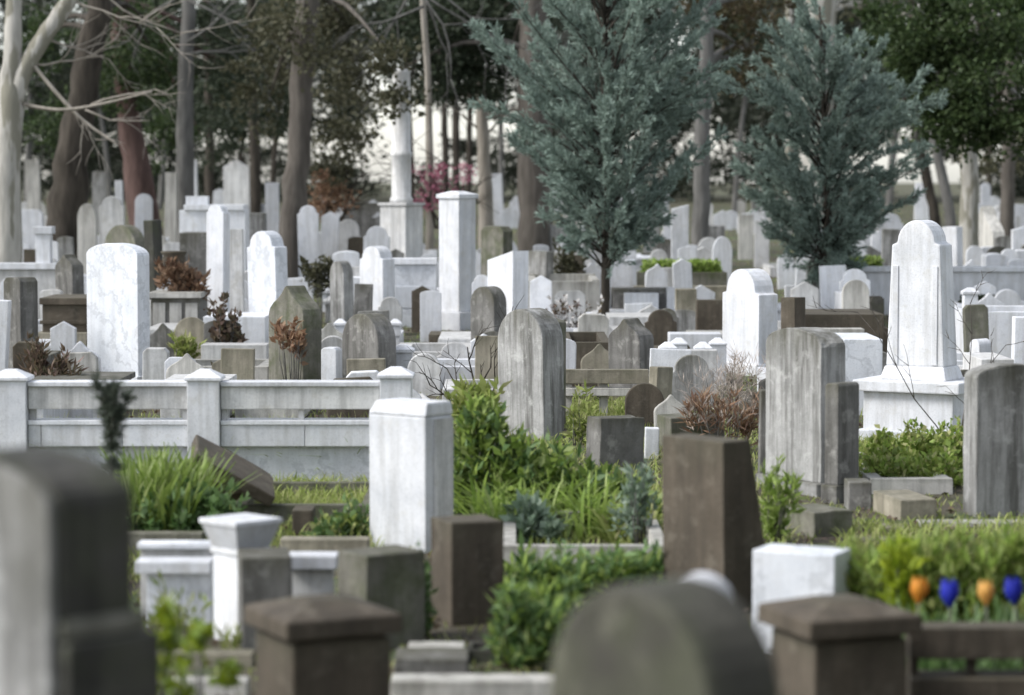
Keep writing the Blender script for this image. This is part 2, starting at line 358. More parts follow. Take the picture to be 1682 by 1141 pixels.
def strap_mesh(name, base, dirn, L, Wd, droop, rng, mat, parent, seg=4):
    """arching strap leaves / blades, each one a folded ribbon"""
    n = len(base); dirn = unit(dirn); s = unit(np.cross(dirn, np.tile([0, 0, 1.], (n, 1))+rng.normal(size=(n, 3))*.2))
    L = np.broadcast_to(L, (n,)); V = np.empty((n, (seg+1)*2, 3))
    for i in range(seg+1):
        t = i/seg; c = base+dirn*(L*t)[:, None]; c[:, 2] -= droop*L*t*t
        c[:, :2] += dirn[:, :2]*(droop*L*t*t)[:, None]*.6
        wd = Wd*(1-.85*t**2.2)*(.6+.4*min(1, t*4))
        V[:, i*2] = c-s*wd/2; V[:, i*2+1] = c+s*wd/2
    me = bpy.data.meshes.new(name); F = []
    k = (seg+1)*2
    vi = np.array([[i*2, i*2+1, i*2+3, i*2+2] for i in range(seg)])
    idx = (vi[None]+(np.arange(n)*k)[:, None, None]).reshape(-1)
    me.vertices.add(n*k); me.vertices.foreach_set('co', V.reshape(-1).astype(np.float32))
    me.loops.add(len(idx)); me.loops.foreach_set('vertex_index', idx.astype(np.int32))
    m = n*seg; me.polygons.add(m); me.polygons.foreach_set('loop_start', np.arange(0, m*4, 4, dtype=np.int32)); me.polygons.foreach_set('loop_total', np.full(m, 4, dtype=np.int32))
    me.update(calc_edges=True)
    return link(name, me, mat, parent)
# ------------------------------------------------------------------ ground
def ground():
    ys = [-40, 0] + list(range(4, 150, 2)) + [160, 180, 200, 250, 300, 400, 700, 1500, 2500]
    xs = list(range(-60, 61, 3)); xs = [-1500, -600, -250, -120] + xs + [120, 250, 600, 1500]
    rng = random.Random(2); V = []
    for y in ys:
        for x in xs: V.append((x, y, g(max(0, y)) - .012 + (rng.uniform(-.012, .008) if abs(x) < 61 else 0)))
    n = len(xs); F = [(j*n+i, j*n+i+1, (j+1)*n+i+1, (j+1)*n+i) for j in range(len(ys)-1) for i in range(n-1)]
    me = bpy.data.meshes.new('ground'); me.from_pydata(V, [], F); me.polygons.foreach_set('use_smooth', [True]*len(F))
    o = link('ground', me, 'soil_and_moss'); o['kind'] = 'structure'
ground()
# ================================================================== FOREGROUND STONES (out of focus)
def local(e, D):      # pixel box -> local coordinates of a thing that faces the camera
    def f(name, x0, x1, y0, y1, dy, depth, mat, parent=None, bevel=.008, jit=0, DD=None):
        d = DD or D; lx, ly, lz = e.location
        z1 = Z(y0, d)-lz; z0 = (-.05 if y1 is None else Z(y1, d)-lz)
        return box(name, X(x0, d)-lx, X(x1, d)-lx, dy, dy+depth, z0, z1, mat, parent or e, bevel, jit=jit)
    return f
# tall stepped stone on the left
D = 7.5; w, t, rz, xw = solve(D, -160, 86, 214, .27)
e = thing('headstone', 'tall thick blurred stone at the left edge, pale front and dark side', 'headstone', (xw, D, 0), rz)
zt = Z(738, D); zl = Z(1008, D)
slab('slab', 'seg', w, zt-zl+.05, t, 'dark_stone', e, zl-.05, .03)  # mossy stone, coloured darker to stand for the shaded side
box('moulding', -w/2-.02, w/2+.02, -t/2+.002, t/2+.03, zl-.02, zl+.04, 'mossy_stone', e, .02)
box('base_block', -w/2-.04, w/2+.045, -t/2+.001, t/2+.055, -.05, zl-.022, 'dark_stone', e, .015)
slab('lit_face_sheet', 'seg', w-.008, zt-.015, .03, 'streaked_grey_stone', e, 0, .01).location = (0, -t/2-.014, 0)  # pale sheet over the slab paints the front as the lit face
# round headed stone at the bottom
D = 6.9
HS('blurred round-headed mossy stone at the bottom centre, nearest of all', 'round', (893, 1165, 1288), 953, D, 'dim_stone', .27, bevel=.03, lean=(0, 0))
HS('blurred white rounded stone peeping over the mossy round-headed stone', 'round', (1070, 1180, 1215), 944, 9.3, 'white_marble', .2, lean=(0, 0))
# square capped pillars
def pillar(label, x0, xs, x1, bx0, bxs, bx1, ytop, yedge, D, mat):
    s, _, rz, xw = solve(D, x0, xs, x1); sb, _, _, _ = solve(D, bx0, bxs, bx1)
    e = thing('stone_post', label, 'stone post', (xw, D, 0), rz, 'capped posts of the nearest plot')
    z1 = Z(yedge, D); zc = z1-.085
    p = box('post_body', -sb/2, sb/2, -sb/2, sb/2, -.05, zc-.022, mat, e, .014, jit=.0015)
    box('neck', -sb/2+.02, sb/2-.02, -sb/2+.02, sb/2-.02, zc-.024, zc+.001, mat, e, .004)
    cap('cap', s, s, zc, z1, Z(ytop, D)+.01, mat, e, bevel=.014)
    return e
pillar('brown capped stone post at lower left, beside the yellow-green leaves', 395, 470, 660, 414, 486, 643, 984, 1001, 12, 'brown_stone')
pillar('brown capped stone post at lower right, below the white block', 1245, 1335, 1518, 1262, 1342, 1490, 984, 1001, 12, 'brown_stone')
# slotted kerb running right from the right post
D = 12.3; xc = X(1600, D)
e = thing('slotted_railing', 'dark slotted stone kerb in front of the orange and blue tulips', 'edging stone', (xc, D, 0))
f = local(e, D)
f('upper_rail', 1500, 1760, 1031, 1083, 0, .18, 'brown_stone'); f('lower_rail', 1500, 1760, 1113, 1150, -.03, .24, 'brown_stone')
for px in (1503, 1600, 1697): f('spacer', px, px+14, 1083, 1113, .05, .1, 'brown_stone')
f('footing', 1500, 1760, 1150, None, .03, .14, 'brown_stone')
# low kerb along the bottom edge
BAR('edging_stone', 'long low grey kerb along the bottom edge between the two capped posts', 'edging stone', 640, 1260, 1118, 12.75, .2, 'pale_limestone')
BAR('edging_stone', 'short tan kerb behind the yellow-green leaves', 'edging stone', 236, 412, 1074, 14.1, .16, 'tan_stone')
BAR('edging_stone', 'short pale kerb under the yellow-green leaves at lower left', 'edging stone', 236, 402, 1119, 13.2, .16, 'pale_limestone')
BAR('edging_stone', 'broad grey step stone between the lower-left post and the black planter', 'edging stone', 646, 768, 1082, 13.6, .35, 'grey_stone')
BAR('edging_stone', 'pale kerb end at the foot of the two brown blocks', 'edging stone', 668, 762, 1063, 14.15, .2, 'pale_limestone')
# black planter
D = 14.35; xc = X(815, D)
e = thing('planter_box', 'black planter box beside the brown block at lower centre', 'planter', (xc, D, 0), R(-6))
h = Z(1060, D)
for k, (a, b, c, d) in enumerate(((-.16, .16, -.13, -.10), (-.16, .16, .10, .13), (-.16, -.13, -.098, .098), (.13, .16, -.098, .098))):
    box('side_wall', a, b, c, d, -.02, h, 'dark_stone', e, .004)
box('soil', -.129, .129, -.099, .099, -.02, h-.05, 'soil_and_moss', e, 0)
# ================================================================== SECOND ROW
# white pillar with flared head and its marble rails
D = 15.0; s, _, rz, xw = solve(D, 347, 388, 440)
e = thing('marble_pedestal', 'white square marble pedestal with a flared bowl-like head', 'pedestal', (xw, D, 0), rz)
zt = Z(850, D); zn = Z(903, D); a = s/2
box('shaft', -a, a, -a, a, -.05, zn, 'white_marble', e)
box('neck', -a-.012, a+.012, -a-.012, a+.012, zn-.012, zn+.018, 'white_marble', e, .005)
b = a*1.42
box('flared_head', -a*1.02, a*1.02, -a*1.02, a*1.02, zn+.018, zt-.03, 'white_marble', e, .006, top=(-b, b, -b, b))
box('rim', -b-.008, b+.008, -b-.008, b+.008, zt-.03, zt, 'white_marble', e, .006)
D = 15.35; xc = X(380, D)
e = thing('marble_surround', 'white marble rails and bluish panels of the plot behind the flared pedestal', 'grave surround', (xc, D, 0))
f = local(e, D)
f('rail', 220, 344, 921, 941, -.04, .22, 'white_marble'); f('rail', 210, 346, 904, 914, .3, .16, 'white_marble', DD=D+.0)
f('panel', 236, 344, 943, None, .03, .1, 'veined_marble'); f('panel', 214, 344, 916, None, .34, .08, 'dirty_marble')
f('rail', 470, 552, 912, 934, -.04, .22, 'white_marble'); f('panel', 474, 545, 936, None, .03, .1, 'dirty_marble')
HS('plain grey block pressed against the flared white pedestal', 'flat', (389, 396, 479), 907, 14.62, 'grey_stone', -.4, lean=(0, 0))
HS('square mossy grey-brown block between flared pedestal and white headstone', 'flat', (553, 601, 698), 903, 14.8, 'mossy_stone', -.30, lean=(0, 0), jit=.002)
# upright brown block on its plinth
D = 15.6; s = .3
w, t, rz, xw = solve(D, 706, 741, 828)
e = thing('pedestal_block', 'upright dark brown block on a plinth, right of the white headstone', 'stone block', (xw, D, 0), rz)
zt = Z(851, D); zp = Z(1018, D)
box('shaft', -w/2, w/2, -t/2, t/2, zp-.004, zt, 'brown_stone', e, .014, jit=.002)
box('plinth', -w/2-.03, w/2+.03, -t/2-.03, t/2+.03, -.05, zp, 'brown_stone', e, .014)
# brown wedge
D = 16.2
HS('tall plain brown headstone with a sloping dark back, right of the bush', 'flat', (1089, 1191, 1276), 716, D, 'brown_stone', .42, back=.20, lean=(0, 0), jit=.0015, bevel=.014)
HS('low bluish white marble block above the lower-right post', 'flat', (1238, 1373, 1402), 901, 14.6, 'veined_marble', .28, name='marble_block', cat='stone block', lean=(0, 0))
BAR('edging_stone', 'small tan kerb end half hidden by the nearest round-headed stone', 'edging stone', 905, 985, 996, 15.2, .25, 'tan_stone')
PLOT('low pale kerb running between the bright green bush and the hedge', 826, 1100, 896, 17.6, 1.9, 'pale_limestone', .09)
# ================================================================== THIRD ROW
D = 18.8; w, t, rz, xw = solve(D, 605, 698, 743, .30)
e = thing('headstone', 'tall white marble headstone in front of the fence, grey right side', 'headstone', (xw, D, 0), rz)
zt = Z(668, D); h = zt
pr = profile('seg', w, h)
slab('slab', 'flat', w, h, t, 'white_marble', e, -.05, .015)
box('top_stone', -w/2-.006, w/2+.006, -t/2-.006, t/2+.006, zt-.051, zt+.05, 'white_marble', e, .02, top=(-w/2+.05, w/2+.002, -t/2+.02, t/2-.01))
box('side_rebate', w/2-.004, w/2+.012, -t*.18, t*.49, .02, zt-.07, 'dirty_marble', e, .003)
# marble fence across the left
D = 22.5; xc = X(320, D)
e = thing('marble_fence', 'low white marble fence with capped posts and a long slot at left', 'fence', (xc, D, 0))
f = local(e, D)
for k, (a, b, yt) in enumerate(((-14, 44, 624), (308, 361, 624), (624, 676, 620))):
    p = f('post', a, b, yt, None, -.07, .29, 'white_marble')
    cpw = (b-a+8)/SCL(D); cx = X((a+b)/2, D)-xc
    c = cap('cap', cpw, .33, Z(yt, D)-.002, Z(yt-5, D), Z(yt-17, D), 'white_marble', None, cx, .075); c.parent = p
for a, b in ((45, 307), (362, 623)):
    f('coping', a, b, 627, 634, -.03, .26, 'white_marble', bevel=.004)
    f('top_rail', a, b, 634.2, 672, 0, .2, 'dirty_marble')
    f('slot_sill', a, b, 690, 697, -.03, .26, 'white_marble', bevel=.004)
    for q in (a, a+(b-a)*.5-4, b-9): f('spacer', q, q+9, 672, 690, .05, .1, 'dirty_marble', bevel=.003)
    f('base_panel', a, b, 733, None, .07, .12, 'veined_marble')
for a, b in ((45, 66), (66.6, 200), (200.6, 307), (362, 500), (500.6, 623)): f('lower_rail', a, b, 697.2, 733, -.015, .24, 'white_marble')
# tilted broken slab
D = 20.2
o = box('fallen_slab', -.34, .34, -.35, .35, -.05, .05, 'brown_stone', None, .015, jit=.006)
o.location = (X(380, D), D, Z(772, D)); o.rotation_euler = (R(10), R(29), R(12)); tag(o, 'brown broken slab lying tilted in the grass by the fence', 'stone slab')
o = box('rubble_block', -.2, .2, -.25, .25, -.05, .26, 'brown_stone', None, .02, jit=.008); o.location = (X(350, 20.7), 20.7, 0); o.rotation_euler.z = R(20)
tag(o, 'rough brown stone under the tilted broken slab', 'stone block')
PLOT('mossy kerb around the grass in front of the marble fence', 380, 612, 829, 20.0, 1.6, 'mossy_stone', .1)
BAR('edging_stone', 'dark brown kerb block behind the flared pedestal', 'edging stone', 478, 512, 838, 19.2, .3, 'brown_stone')
BAR('edging_stone', 'mossy kerb below the strap-leaved green clump', 'edging stone', 196, 330, 876, 18.4, .16, 'mossy_stone')
BAR('edging_stone', 'pinkish kerb just right of the flared pedestal head', 'edging stone', 458, 604, 886, 17.9, .18, 'tan_stone')
# grey stones to the right of the bush
HS('dark grey square block behind the green bush', 'flat', (962, 986, 1058), 684, 24.2, 'grey_stone', -.28, jit=.003)
HS('narrow white post between the dark grey block and brown headstone', 'flat', (1059, None, 1082), 702, 25.0, 'white_marble', .14, name='marble_post', cat='post')
HS('grey block peeping over the tall brown headstone', 'flat', (1080, 1104, 1192), 681, 25.6, 'mossy_stone', -.4)
D = 22.3
HS('large streaked grey headstone with a flat top, right of brown headstone', 'seg', (1258, 1349, 1390), 538, D, 'streaked_grey_stone', .25, plinth=.10, pw=1.12, lean=(R(.5), R(-.5)), jit=.002)
HS('darker slab standing tight behind the left of the large streaked headstone', 'flat', (1247, None, 1275), 640, 23.0, 'grey_stone', .18, lean=(0, 0))
HS('smaller grey headstone tight against the right side of the large streaked one', 'chamfer', (1356, 1378, 1413), 628, 21.5, 'grey_stone', .3, plinth=.14, pw=1.2, lean=(0, 0))
D = 19.6
HS('low brown-grey block below the large streaked grey headstone', 'flat', (1281, 1340, 1402), 834, D, 'mossy_stone', .34, lean=(0, 0), jit=.003)
BAR('edging_stone', 'dark narrow step stone at the foot of the large streaked headstone', 'edging stone', 1396, 1434, 792, 20.9, .3, 'grey_stone')
PLOT('pale kerb in front of the green grass mound at right', 1432, 1568, 786, 22.0, 2.2, 'pale_limestone', .12)
HS('small squat grey block between two kerbs right of the low block', 'flat', (1434, 1480, 1542), 812, 20.6, 'tan_stone', .3, lean=(0, 0), name='stone_block', cat='stone block')
BAR('edging_stone', 'long pale kerb below the mossy-topped grey stone at right', 'edging stone', 1514, 1740, 858, 19.9, .2, 'pale_limestone')
BAR('edging_stone', 'tan kerb behind the tulip bed', 'edging stone', 1400, 1516, 886, 19.0, .2, 'tan_stone')
BAR('rubble_block', 'small tan rubble block between the right kerbs', 'stone block', 1455, 1492, 866, 19.6, .25, 'tan_stone')
HS('mossy-topped streaked grey headstone cut by the right edge', 'seg', (1585, 1607, 1730), 597, 20.7, 'streaked_grey_stone', -.27, lean=(0, 0), jit=.002)
# ================================================================== FOURTH ROW
D = 27.0
HS('grey round-shouldered headstone with pale streak, rising behind the bush', 'round', (818, 893, 928), 506, D, 'streaked_grey_stone', .30, lean=(0, 0), bevel=.02)
HS('brown-grey lower arched stone right behind the streaked round headstone', 'seg', (868, 900, 930), 524, 27.9, 'mossy_stone', .3, lean=(0, 0))
# white monument
D = 26.8; w, t, rz, xw = solve(D, 1441, 1530, 1588)
e = thing('marble_monument', 'tall white tapering marble monument with rounded head on a wide pedestal', 'monument', (xw, D, 0), R(-30))
zt = Z(361, D); z2 = Z(600, D); z3 = Z(622, D); z4 = Z(640, D)
slab('shaft', 'dome', .62, zt-z2, .40, 'white_marble', e, z2, .02, back=.06, taper=.80)
for k in (-.21, .21): box('edge_pilaster', k-.03, k+.03, -.212, -.196, z2+.02, z2+1.02, 'white_marble', e, .006)
box('shaft_foot', -.36, .36, -.26, .26, z3, z2+.003, 'white_marble', e, .02, top=(-.32, .32, -.215, .215))
box('cornice', -.57, .57, -.46, .46, z4, z3+.002, 'white_marble', e, .015)
box('pedestal', -.48, .48, -.38, .38, -.05, z4+.002, 'white_marble', e, .012)
box('pedestal_foot', -.54, .54, -.44, .44, -.05, .10, 'veined_marble', e, .012)
# tan railing
D = 29.0; xc = X(1010, D)
e = thing('stone_railing', 'low tan stone railing with weeds, left of the russet dry plant', 'railing', (xc, D, 0)); f = local(e, D)
f('rail', 926, 1066, 607, 630, 0, .14, 'tan_stone'); f('rail', 926, 1062, 637, 650, -.03, .2, 'pale_limestone')
for a in (926, 985, 1048): f('baluster', a, a+14, 630, None, .03, .1, 'pale_limestone', DD=D)
HS('small grey post at the right end of the tan railing', 'flat', (1062, 1076, 1102), 602, 28.6, 'tan_stone', .25, name='stone_post', cat='post')
HS('brownish gothic headstone with a shoulder, behind the tan railing', 'ogee', (1000, 1052, 1076), 522, 32.5, 'grey_stone', .28, lean=(0, 0))
PLOT('reddish long grave kerb left of the brownish gothic headstone', 926, 1004, 562, 34.5, 2.5, 'brown_stone', .12)
# whites between gothic and big white
D = 33.0; xc = X(1130, D)
e = thing('marble_surround', 'white marble grave surround with four capped posts behind russet plant', 'grave surround', (xc, D, 0)); f = local(e, D)
for a, dd in ((1084, 0), (1142, 0), (1176, .9), (1110, .9)):
    p = f('post', a, a+27, 574, None, dd, .2, 'white_marble')
    cpw = 30/SCL(D); c = cap('cap', cpw, .22, Z(574, D), Z(571, D), Z(562, D), 'white_marble', None, X(a+13.5, D)-xc, dd+.1); c.parent = p
f('panel', 1111, 1142, 584, None, .05, .1, 'dirty_marble'); f('top_slab', 1090, 1200, 604, 612, 1.15, .8, 'white_marble'); f('inner_block', 1096, 1196, 612, None, 1.2, .7, 'dirty_marble')
D = 36.0
HS('bright white dome-topped headstone with shaded right side, right of centre', 'dome', (1186, 1246, 1277), 441, D, 'white_marble', .32, plinth=.15, pw=1.12, lean=(0, 0))
HS('narrow brown stone standing beside the bright dome-topped headstone', 'flat', (1283, 1306, 1324), 488, 34.6, 'brown_stone', .25)
BAR('flat_tomb', 'flat brown tomb slab behind the large streaked grey headstone', 'tomb', 1318, 1452, 516, 36.2, 1.6, 'brown_stone')
BAR('flat_tomb', 'bluish grey flat tomb left of the white monument', 'tomb', 1386, 1450, 557, 29.6, 1.3, 'veined_marble')
BAR('edging_stone', 'pale thin kerb lying behind the large streaked grey headstone', 'edging stone', 1318, 1420, 540, 33.2, .3, 'pale_limestone')
# right-hand white clutter
PLOT('white marble surround at the right edge behind the monument', 1585, 1740, 512, 38.0, 2.0, 'white_marble', .16, post=.25)
HS('small white headstone with round top at right edge above mossy stone', 'round', (1596, 1612, 1632), 556, 31.5, 'white_marble', .2)
HS('white slab at the far right edge above the mossy-topped stone', 'flat', (1662, None, 1700), 520, 31.0, 'white_marble', .18)
HS('grey squat stone in the right-hand white surround', 'chamfer', (1586, None, 1625), 500, 37.2, 'mossy_stone', .2)
BAR('flat_tomb', 'low white tomb between the monument and the right edge', 'tomb', 1612, 1666, 590, 29.0, 1.2, 'dirty_marble')
# second-line greys on the left
HS('dark grey rounded headstone just left of the streaked round headstone', 'round', (773, 812, 833), 470, 38.0, 'grey_stone', .26, lean=(0, 0))
HS('dark gothic-arched brownish headstone behind the fence, left of fence post', 'round', (562, 622, 652), 514, 33.2, 'grey_stone', .30, lean=(0, 0), bevel=.02)
HS('broad dark shouldered headstone behind the marble fence', 'ogee', (440, 497, 528), 468, 33.6, 'mossy_stone', .30, lean=(0, 0), bevel=.02)
HS('small white post between the two dark headstones behind the fence', 'chamfer', (527, 552, 562), 570, 32.6, 'white_marble', .2, name='marble_post', cat='post')
HS('tall veined white marble headstone with a slightly arched top, at left', 'seg', (143, 226, 246), 399, 34.5, 'veined_marble', .22, plinth=.1, pw=1.1, lean=(R(.4), 0))
HS('small pale post at the foot of the tall veined headstone', 'chamfer', (235, None, 276), 571, 33.6, 'dirty_marble', .25, name='marble_post', cat='post')
HS('dark grey flat-topped headstone near the left edge', 'chamfer', (7, 34, 63), 455, 34.2, 'grey_stone', .30, lean=(0, 0))
HS('white stone sliver at the left edge beside the dark grey headstone', 'flat', (-30, None, 9), 492, 33.4, 'white_marble', .2)
PLOT('white double kerb with capped corner post behind the fence right end', 648, 822, 602, 33.4, 1.6, 'white_marble', .2, post=.18)
PLOT('upper white kerb terrace below the blue-white wall panel', 646, 776, 578, 37.0, 2.2, 'dirty_marble', .2)
PLOT('white kerb behind the fence between the veined stone and dark headstone', 262, 440, 602, 33.9, 1.5, 'pale_limestone', .16)
BAR('flat_tomb', 'reddish block on the terrace below the tall white pillar', 'tomb', 704, 762, 549, 42.0, 1.0, 'brown_stone')
# big tall pillar with wall panel
D = 46.5; w, t, rz, xw = solve(D, 721, 754, 782)
e = thing('marble_pillar', 'tallest white square marble pillar in the middle of the picture', 'pillar', (xw, D, g(D)), rz)
zt = Z(318, D)-g(D); a = w/2
box('shaft', -a, a, -a, a, .3, zt-.08, 'white_marble', e, .015); box('base', -a-.12, a+.12, -a-.12, a+.12, -.05, .302, 'white_marble', e)
cap('cap', w+.07, w+.07, zt-.08, zt-.01, zt+.05, 'white_marble', e)
D = 46.9
e = thing('marble_wall_panel', 'pale blue-white stepped marble wall panel left of the tallest pillar', 'wall', (X(682, D), D, g(D))); f = local(e, D)
f('panel', 648, 717, 434, None, 0, .3, 'veined_marble'); f('coping', 644, 718, 424, 434, -.06, .42, 'white_marble'); f('footing', 640, 718, 548, None, -.3, .3, 'white_marble')
for yy in (470, 508): f('course', 649, 716, yy, yy+36, -.02, .019, 'veined_marble')
# group at upper left
D = 43.0
HS('tall slim white domed headstone left of the broad domed white one', 'dome', (338, 366, 377), 336, D, 'white_marble', .22, plinth=.2, lean=(0, 0))
HS('paler white stone close behind the slim domed headstone', 'flat', (374, None, 402), 376, 44.2, 'dirty_marble', .2)
HS('broad domed white headstone behind the broad dark shouldered one', 'dome', (410, 456, 476), 379, 41.0, 'veined_marble', .26, plinth=.25, pw=1.25, lean=(0, 0))
BAR('flat_tomb', 'white stepped tomb base in front of the slim domed headstone', 'tomb', 334, 436, 520, 39.5, 1.4, 'white_marble')
BAR('edging_stone', 'lower white step in front of the stepped tomb base', 'edging stone', 330, 438, 566, 37.2, .5, 'dirty_marble')
D = 41.5; xc = X(290, D)
e = thing('sarcophagus', 'grey panelled sarcophagus with a ledge, right of the tall veined headstone', 'tomb', (xc, D, g(D))); f = local(e, D)
f('lid', 244, 332, 480, 489, -.08, 1.3, 'pale_limestone'); f('chest', 248, 328, 489.3, None, 0, 1.1, 'grey_stone')
for a in (252, 279, 305): f('panel', a, a+20, 497, 540, -.02, .019, 'pale_limestone')
HS('dark square pillar behind the tall veined headstone', 'flat', (243, 258, 273), 361, 47.5, 'dark_stone', .35, name='stone_pillar', cat='pillar')
# urn on the sarcophagus
D = 42.2
def lathe(name, prof, n, mat, parent=None):
    V = []; F = []
    for r, z in prof:
        for k in range(n): V.append((r*math.cos(2*math.pi*k/n), r*math.sin(2*math.pi*k/n), z))
    m = len(prof)
    for i in range(m-1):
        for k in range(n): F.append((i*n+k, i*n+(k+1) % n, (i+1)*n+(k+1) % n, (i+1)*n+k))
    F.append(tuple(range(n-1, -1, -1))); F.append(tuple((m-1)*n+k for k in range(n)))
    me = bpy.data.meshes.new(name); me.from_pydata(V, [], F); me.polygons.foreach_set('use_smooth', [True]*len(F)); return link(name, me, mat, parent)
o = lathe('stone_urn', [(.10, 0), (.12, .05), (.06, .1), (.06, .16), (.17, .36), (.19, .5), (.17, .56), (.21, .6), (.21, .63), (.15, .63), (.13, .55)], 14, 'brown_stone')
o.location = (X(287, D), D, Z(480, 41.5)+.002); tag(o, 'brown stone urn standing on the panelled sarcophagus', 'urn')
D = 40.0; xc = X(104, D)
e = thing('sarcophagus', 'brown stepped sarcophagus between the dark left headstone and veined one', 'tomb', (xc, D, 0)); f = local(e, D)
f('lid', 66, 146, 489, 500, -.05, 1.4, 'brown_stone'); f('chest', 70, 142, 500.3, 545, 0, 1.3, 'brown_stone'); f('step', 62, 146, 545.3, None, -.25, 1.7, 'tan_stone'); f('ledge', 66, 144, 526, 532, -.04, .039, 'brown_stone')
HS('grey pointed headstone standing behind the brown stepped sarcophagus', 'ogee', (94, 122, 141), 417, 43.5, 'grey_stone', .25)
D = 48.5; xc = X(40, D)
e = thing('marble_parapet', 'white marble parapet with a small carved post, at the left edge', 'parapet', (xc, D, g(D))); f = local(e, D)
f('coping', -40, 128, 432, 442, -.06, .4, 'white_marble'); f('wall', -40, 124, 442.3, None, 0, .28, 'dirty_marble'); f('carved_post', 60, 84, 384, 432, 0, .26, 'white_marble'); f('post_cap', 56, 88, 372, 384, -.05, .36, 'white_marble')
HS('round-topped grey headstone peeping over the tall veined white one', 'round', (170, 224, 242), 369, 49.0, 'mossy_stone', .25)
HS('white ogee-topped headstone left of the blue-white wall panel', 'dome', (592, 630, 650), 404, 45.0, 'white_marble', .3, lean=(0, 0))
HS('slim grey stone left of the white ogee-topped headstone', 'gothic', (543, 566, 582), 428, 44.0, 'streaked_grey_stone', .25)
HS('small dark grey stone just behind the slim grey one', 'flat', (580, None, 610), 466, 43.2, 'grey_stone', .2)
HS('white slant-topped headstone right of the tallest pillar', 'slant', (800, 842, 868), 411, 44.5, 'white_marble', .35, lean=(0, 0))
HS('brown square stone behind the slant-topped headstone', 'chamfer', (789, 826, 842), 371, 52.0, 'mossy_stone', .3)
HS('grey stone right of the slant-topped headstone', 'flat', (866, 896, 908), 412, 50.0, 'streaked_grey_stone', .25)
PLOT('mixed grey grave kerb between slant-topped stone and first cypress', 868, 985, 462, 47.5, 2.5, 'pale_limestone', .14)
# hedge planter area
D = 53.0; xc = X(1120, D)
e = thing('hedge_planter', 'long grey stone trough holding a clipped green hedge', 'planter', (xc, D, g(D))); f = local(e, D)
f('front_wall', 1046, 1194, 447, None, 0, .12, 'mossy_stone'); f('back_wall', 1046, 1194, 447, None, .85, .12, 'mossy_stone'); f('end_wall', 1046, 1056, 447.5, None, .123, .72, 'mossy_stone'); f('end_wall', 1184, 1194, 447.5, None, .123, .72, 'mossy_stone')
f('soil', 1056, 1184, 452, None, .123, .72, 'soil_and_moss', bevel=0)
BAR('edging_stone', 'pale kerb below the long hedge trough', 'edging stone', 1040, 1200, 470, 50.8, .4, 'tan_stone')
HS('white square tablet left of the long hedge trough', 'flat', (1003, None, 1046), 427, 51.5, 'veined_marble', .25)
D = 47.0; xc = X(1056, D)
e = thing('marble_tomb', 'white tomb chest on a grey plinth below the hedge trough', 'tomb', (xc, D, g(D))); f = local(e, D)
f('plinth', 1002, 1112, 509, None, -.1, 1.6, 'white_marble'); f('recess_block', 1008, 1104, 476, 509, .4, .9, 'grey_stone'); f('chest', 1026, 1082, 482, 508.7, .1, .28, 'white_marble')
f('end_post', 1096, 1108, 472, 509, .1, .2, 'white_marble')
BAR('flat_tomb', 'low white slab in front of the white tomb chest', 'tomb', 1000, 1110, 520, 43.5, 1.4, 'dirty_marble')
HS('squat brown stone left of the bright dome-topped headstone', 'flat', (1143, None, 1190), 492, 41.5, 'brown_stone', .3)
HS('tan flat-topped stone beside the squat brown one', 'flat', (1110, None, 1144), 474, 44.5, 'tan_stone', .3)
BAR('edging_stone', 'white marble kerb left of the bright dome-topped headstone', 'edging stone', 1100, 1186, 548, 38.2, .5, 'white_marble')
# white walls right
D = 50.0; xc = X(1530, D)
e = thing('marble_wall', 'long low white marble wall running behind the tall monument', 'wall', (xc, D, g(D))); f = local(e, D)
f('coping', 1378, 1760, 438, 446, -.06, .45, 'white_marble'); f('wall', 1382, 1760, 446.3, None, 0, .32, 'white_marble')
D = 46.8; xc = X(1620, D)
e = thing('marble_trough', 'white marble trough with dark clipped plants, right of monument', 'planter', (xc, D, g(D))); f = local(e, D)
f('front_wall', 1572, 1700, 503, None, 0, .1, 'white_marble'); f('back_wall', 1572, 1700, 497, None, .6, .1, 'white_marble'); f('end_wall', 1572, 1582, 499, None, .103, .494, 'white_marble'); f('end_wall', 1660, 1670, 499, None, .103, .494, 'white_marble'); f('soil', 1582, 1660, 508, None, .103, .494, 'soil_and_moss', bevel=0)
HS('white stone tucked below the second cypress crown', 'gable', (1300, None, 1345), 462, 46.0, 'dirty_marble', .2)
BAR('flat_tomb', 'white tomb base left of the monument under the long wall', 'tomb', 1382, 1424, 482, 45.5, 1.0, 'white_marble')
HS('dark small stone beside the white tomb base under the long wall', 'chamfer', (1422, None, 1452), 486, 44.0, 'dark_stone', .2)
HS('pale grey slim stone just left of the monument head', 'flat', (1446, None, 1474), 376, 58.0, 'streaked_grey_stone', .2)
HS('white slim stone above the long wall near second cypress', 'flat', (1395, None, 1424), 382, 59.0, 'white_marble', .2)
HS('white slim stone between the two slim stones above the long wall', 'flat', (1430, None, 1443), 380, 60.0, 'white_marble', .2)
HS('large white stone right behind the monument head', 'flat', (1548, 1572, 1582), 372, 55.0, 'white_marble', .3)
HS('cream pointed headstone far right in front of the brown trunk', 'ogee', (1592, 1630, 1650), 338, 62.0, 'pale_limestone', .3)
HS('white stone at right edge above the long wall', 'slant', (1662, None, 1720), 362, 57.0, 'white_marble', .2)
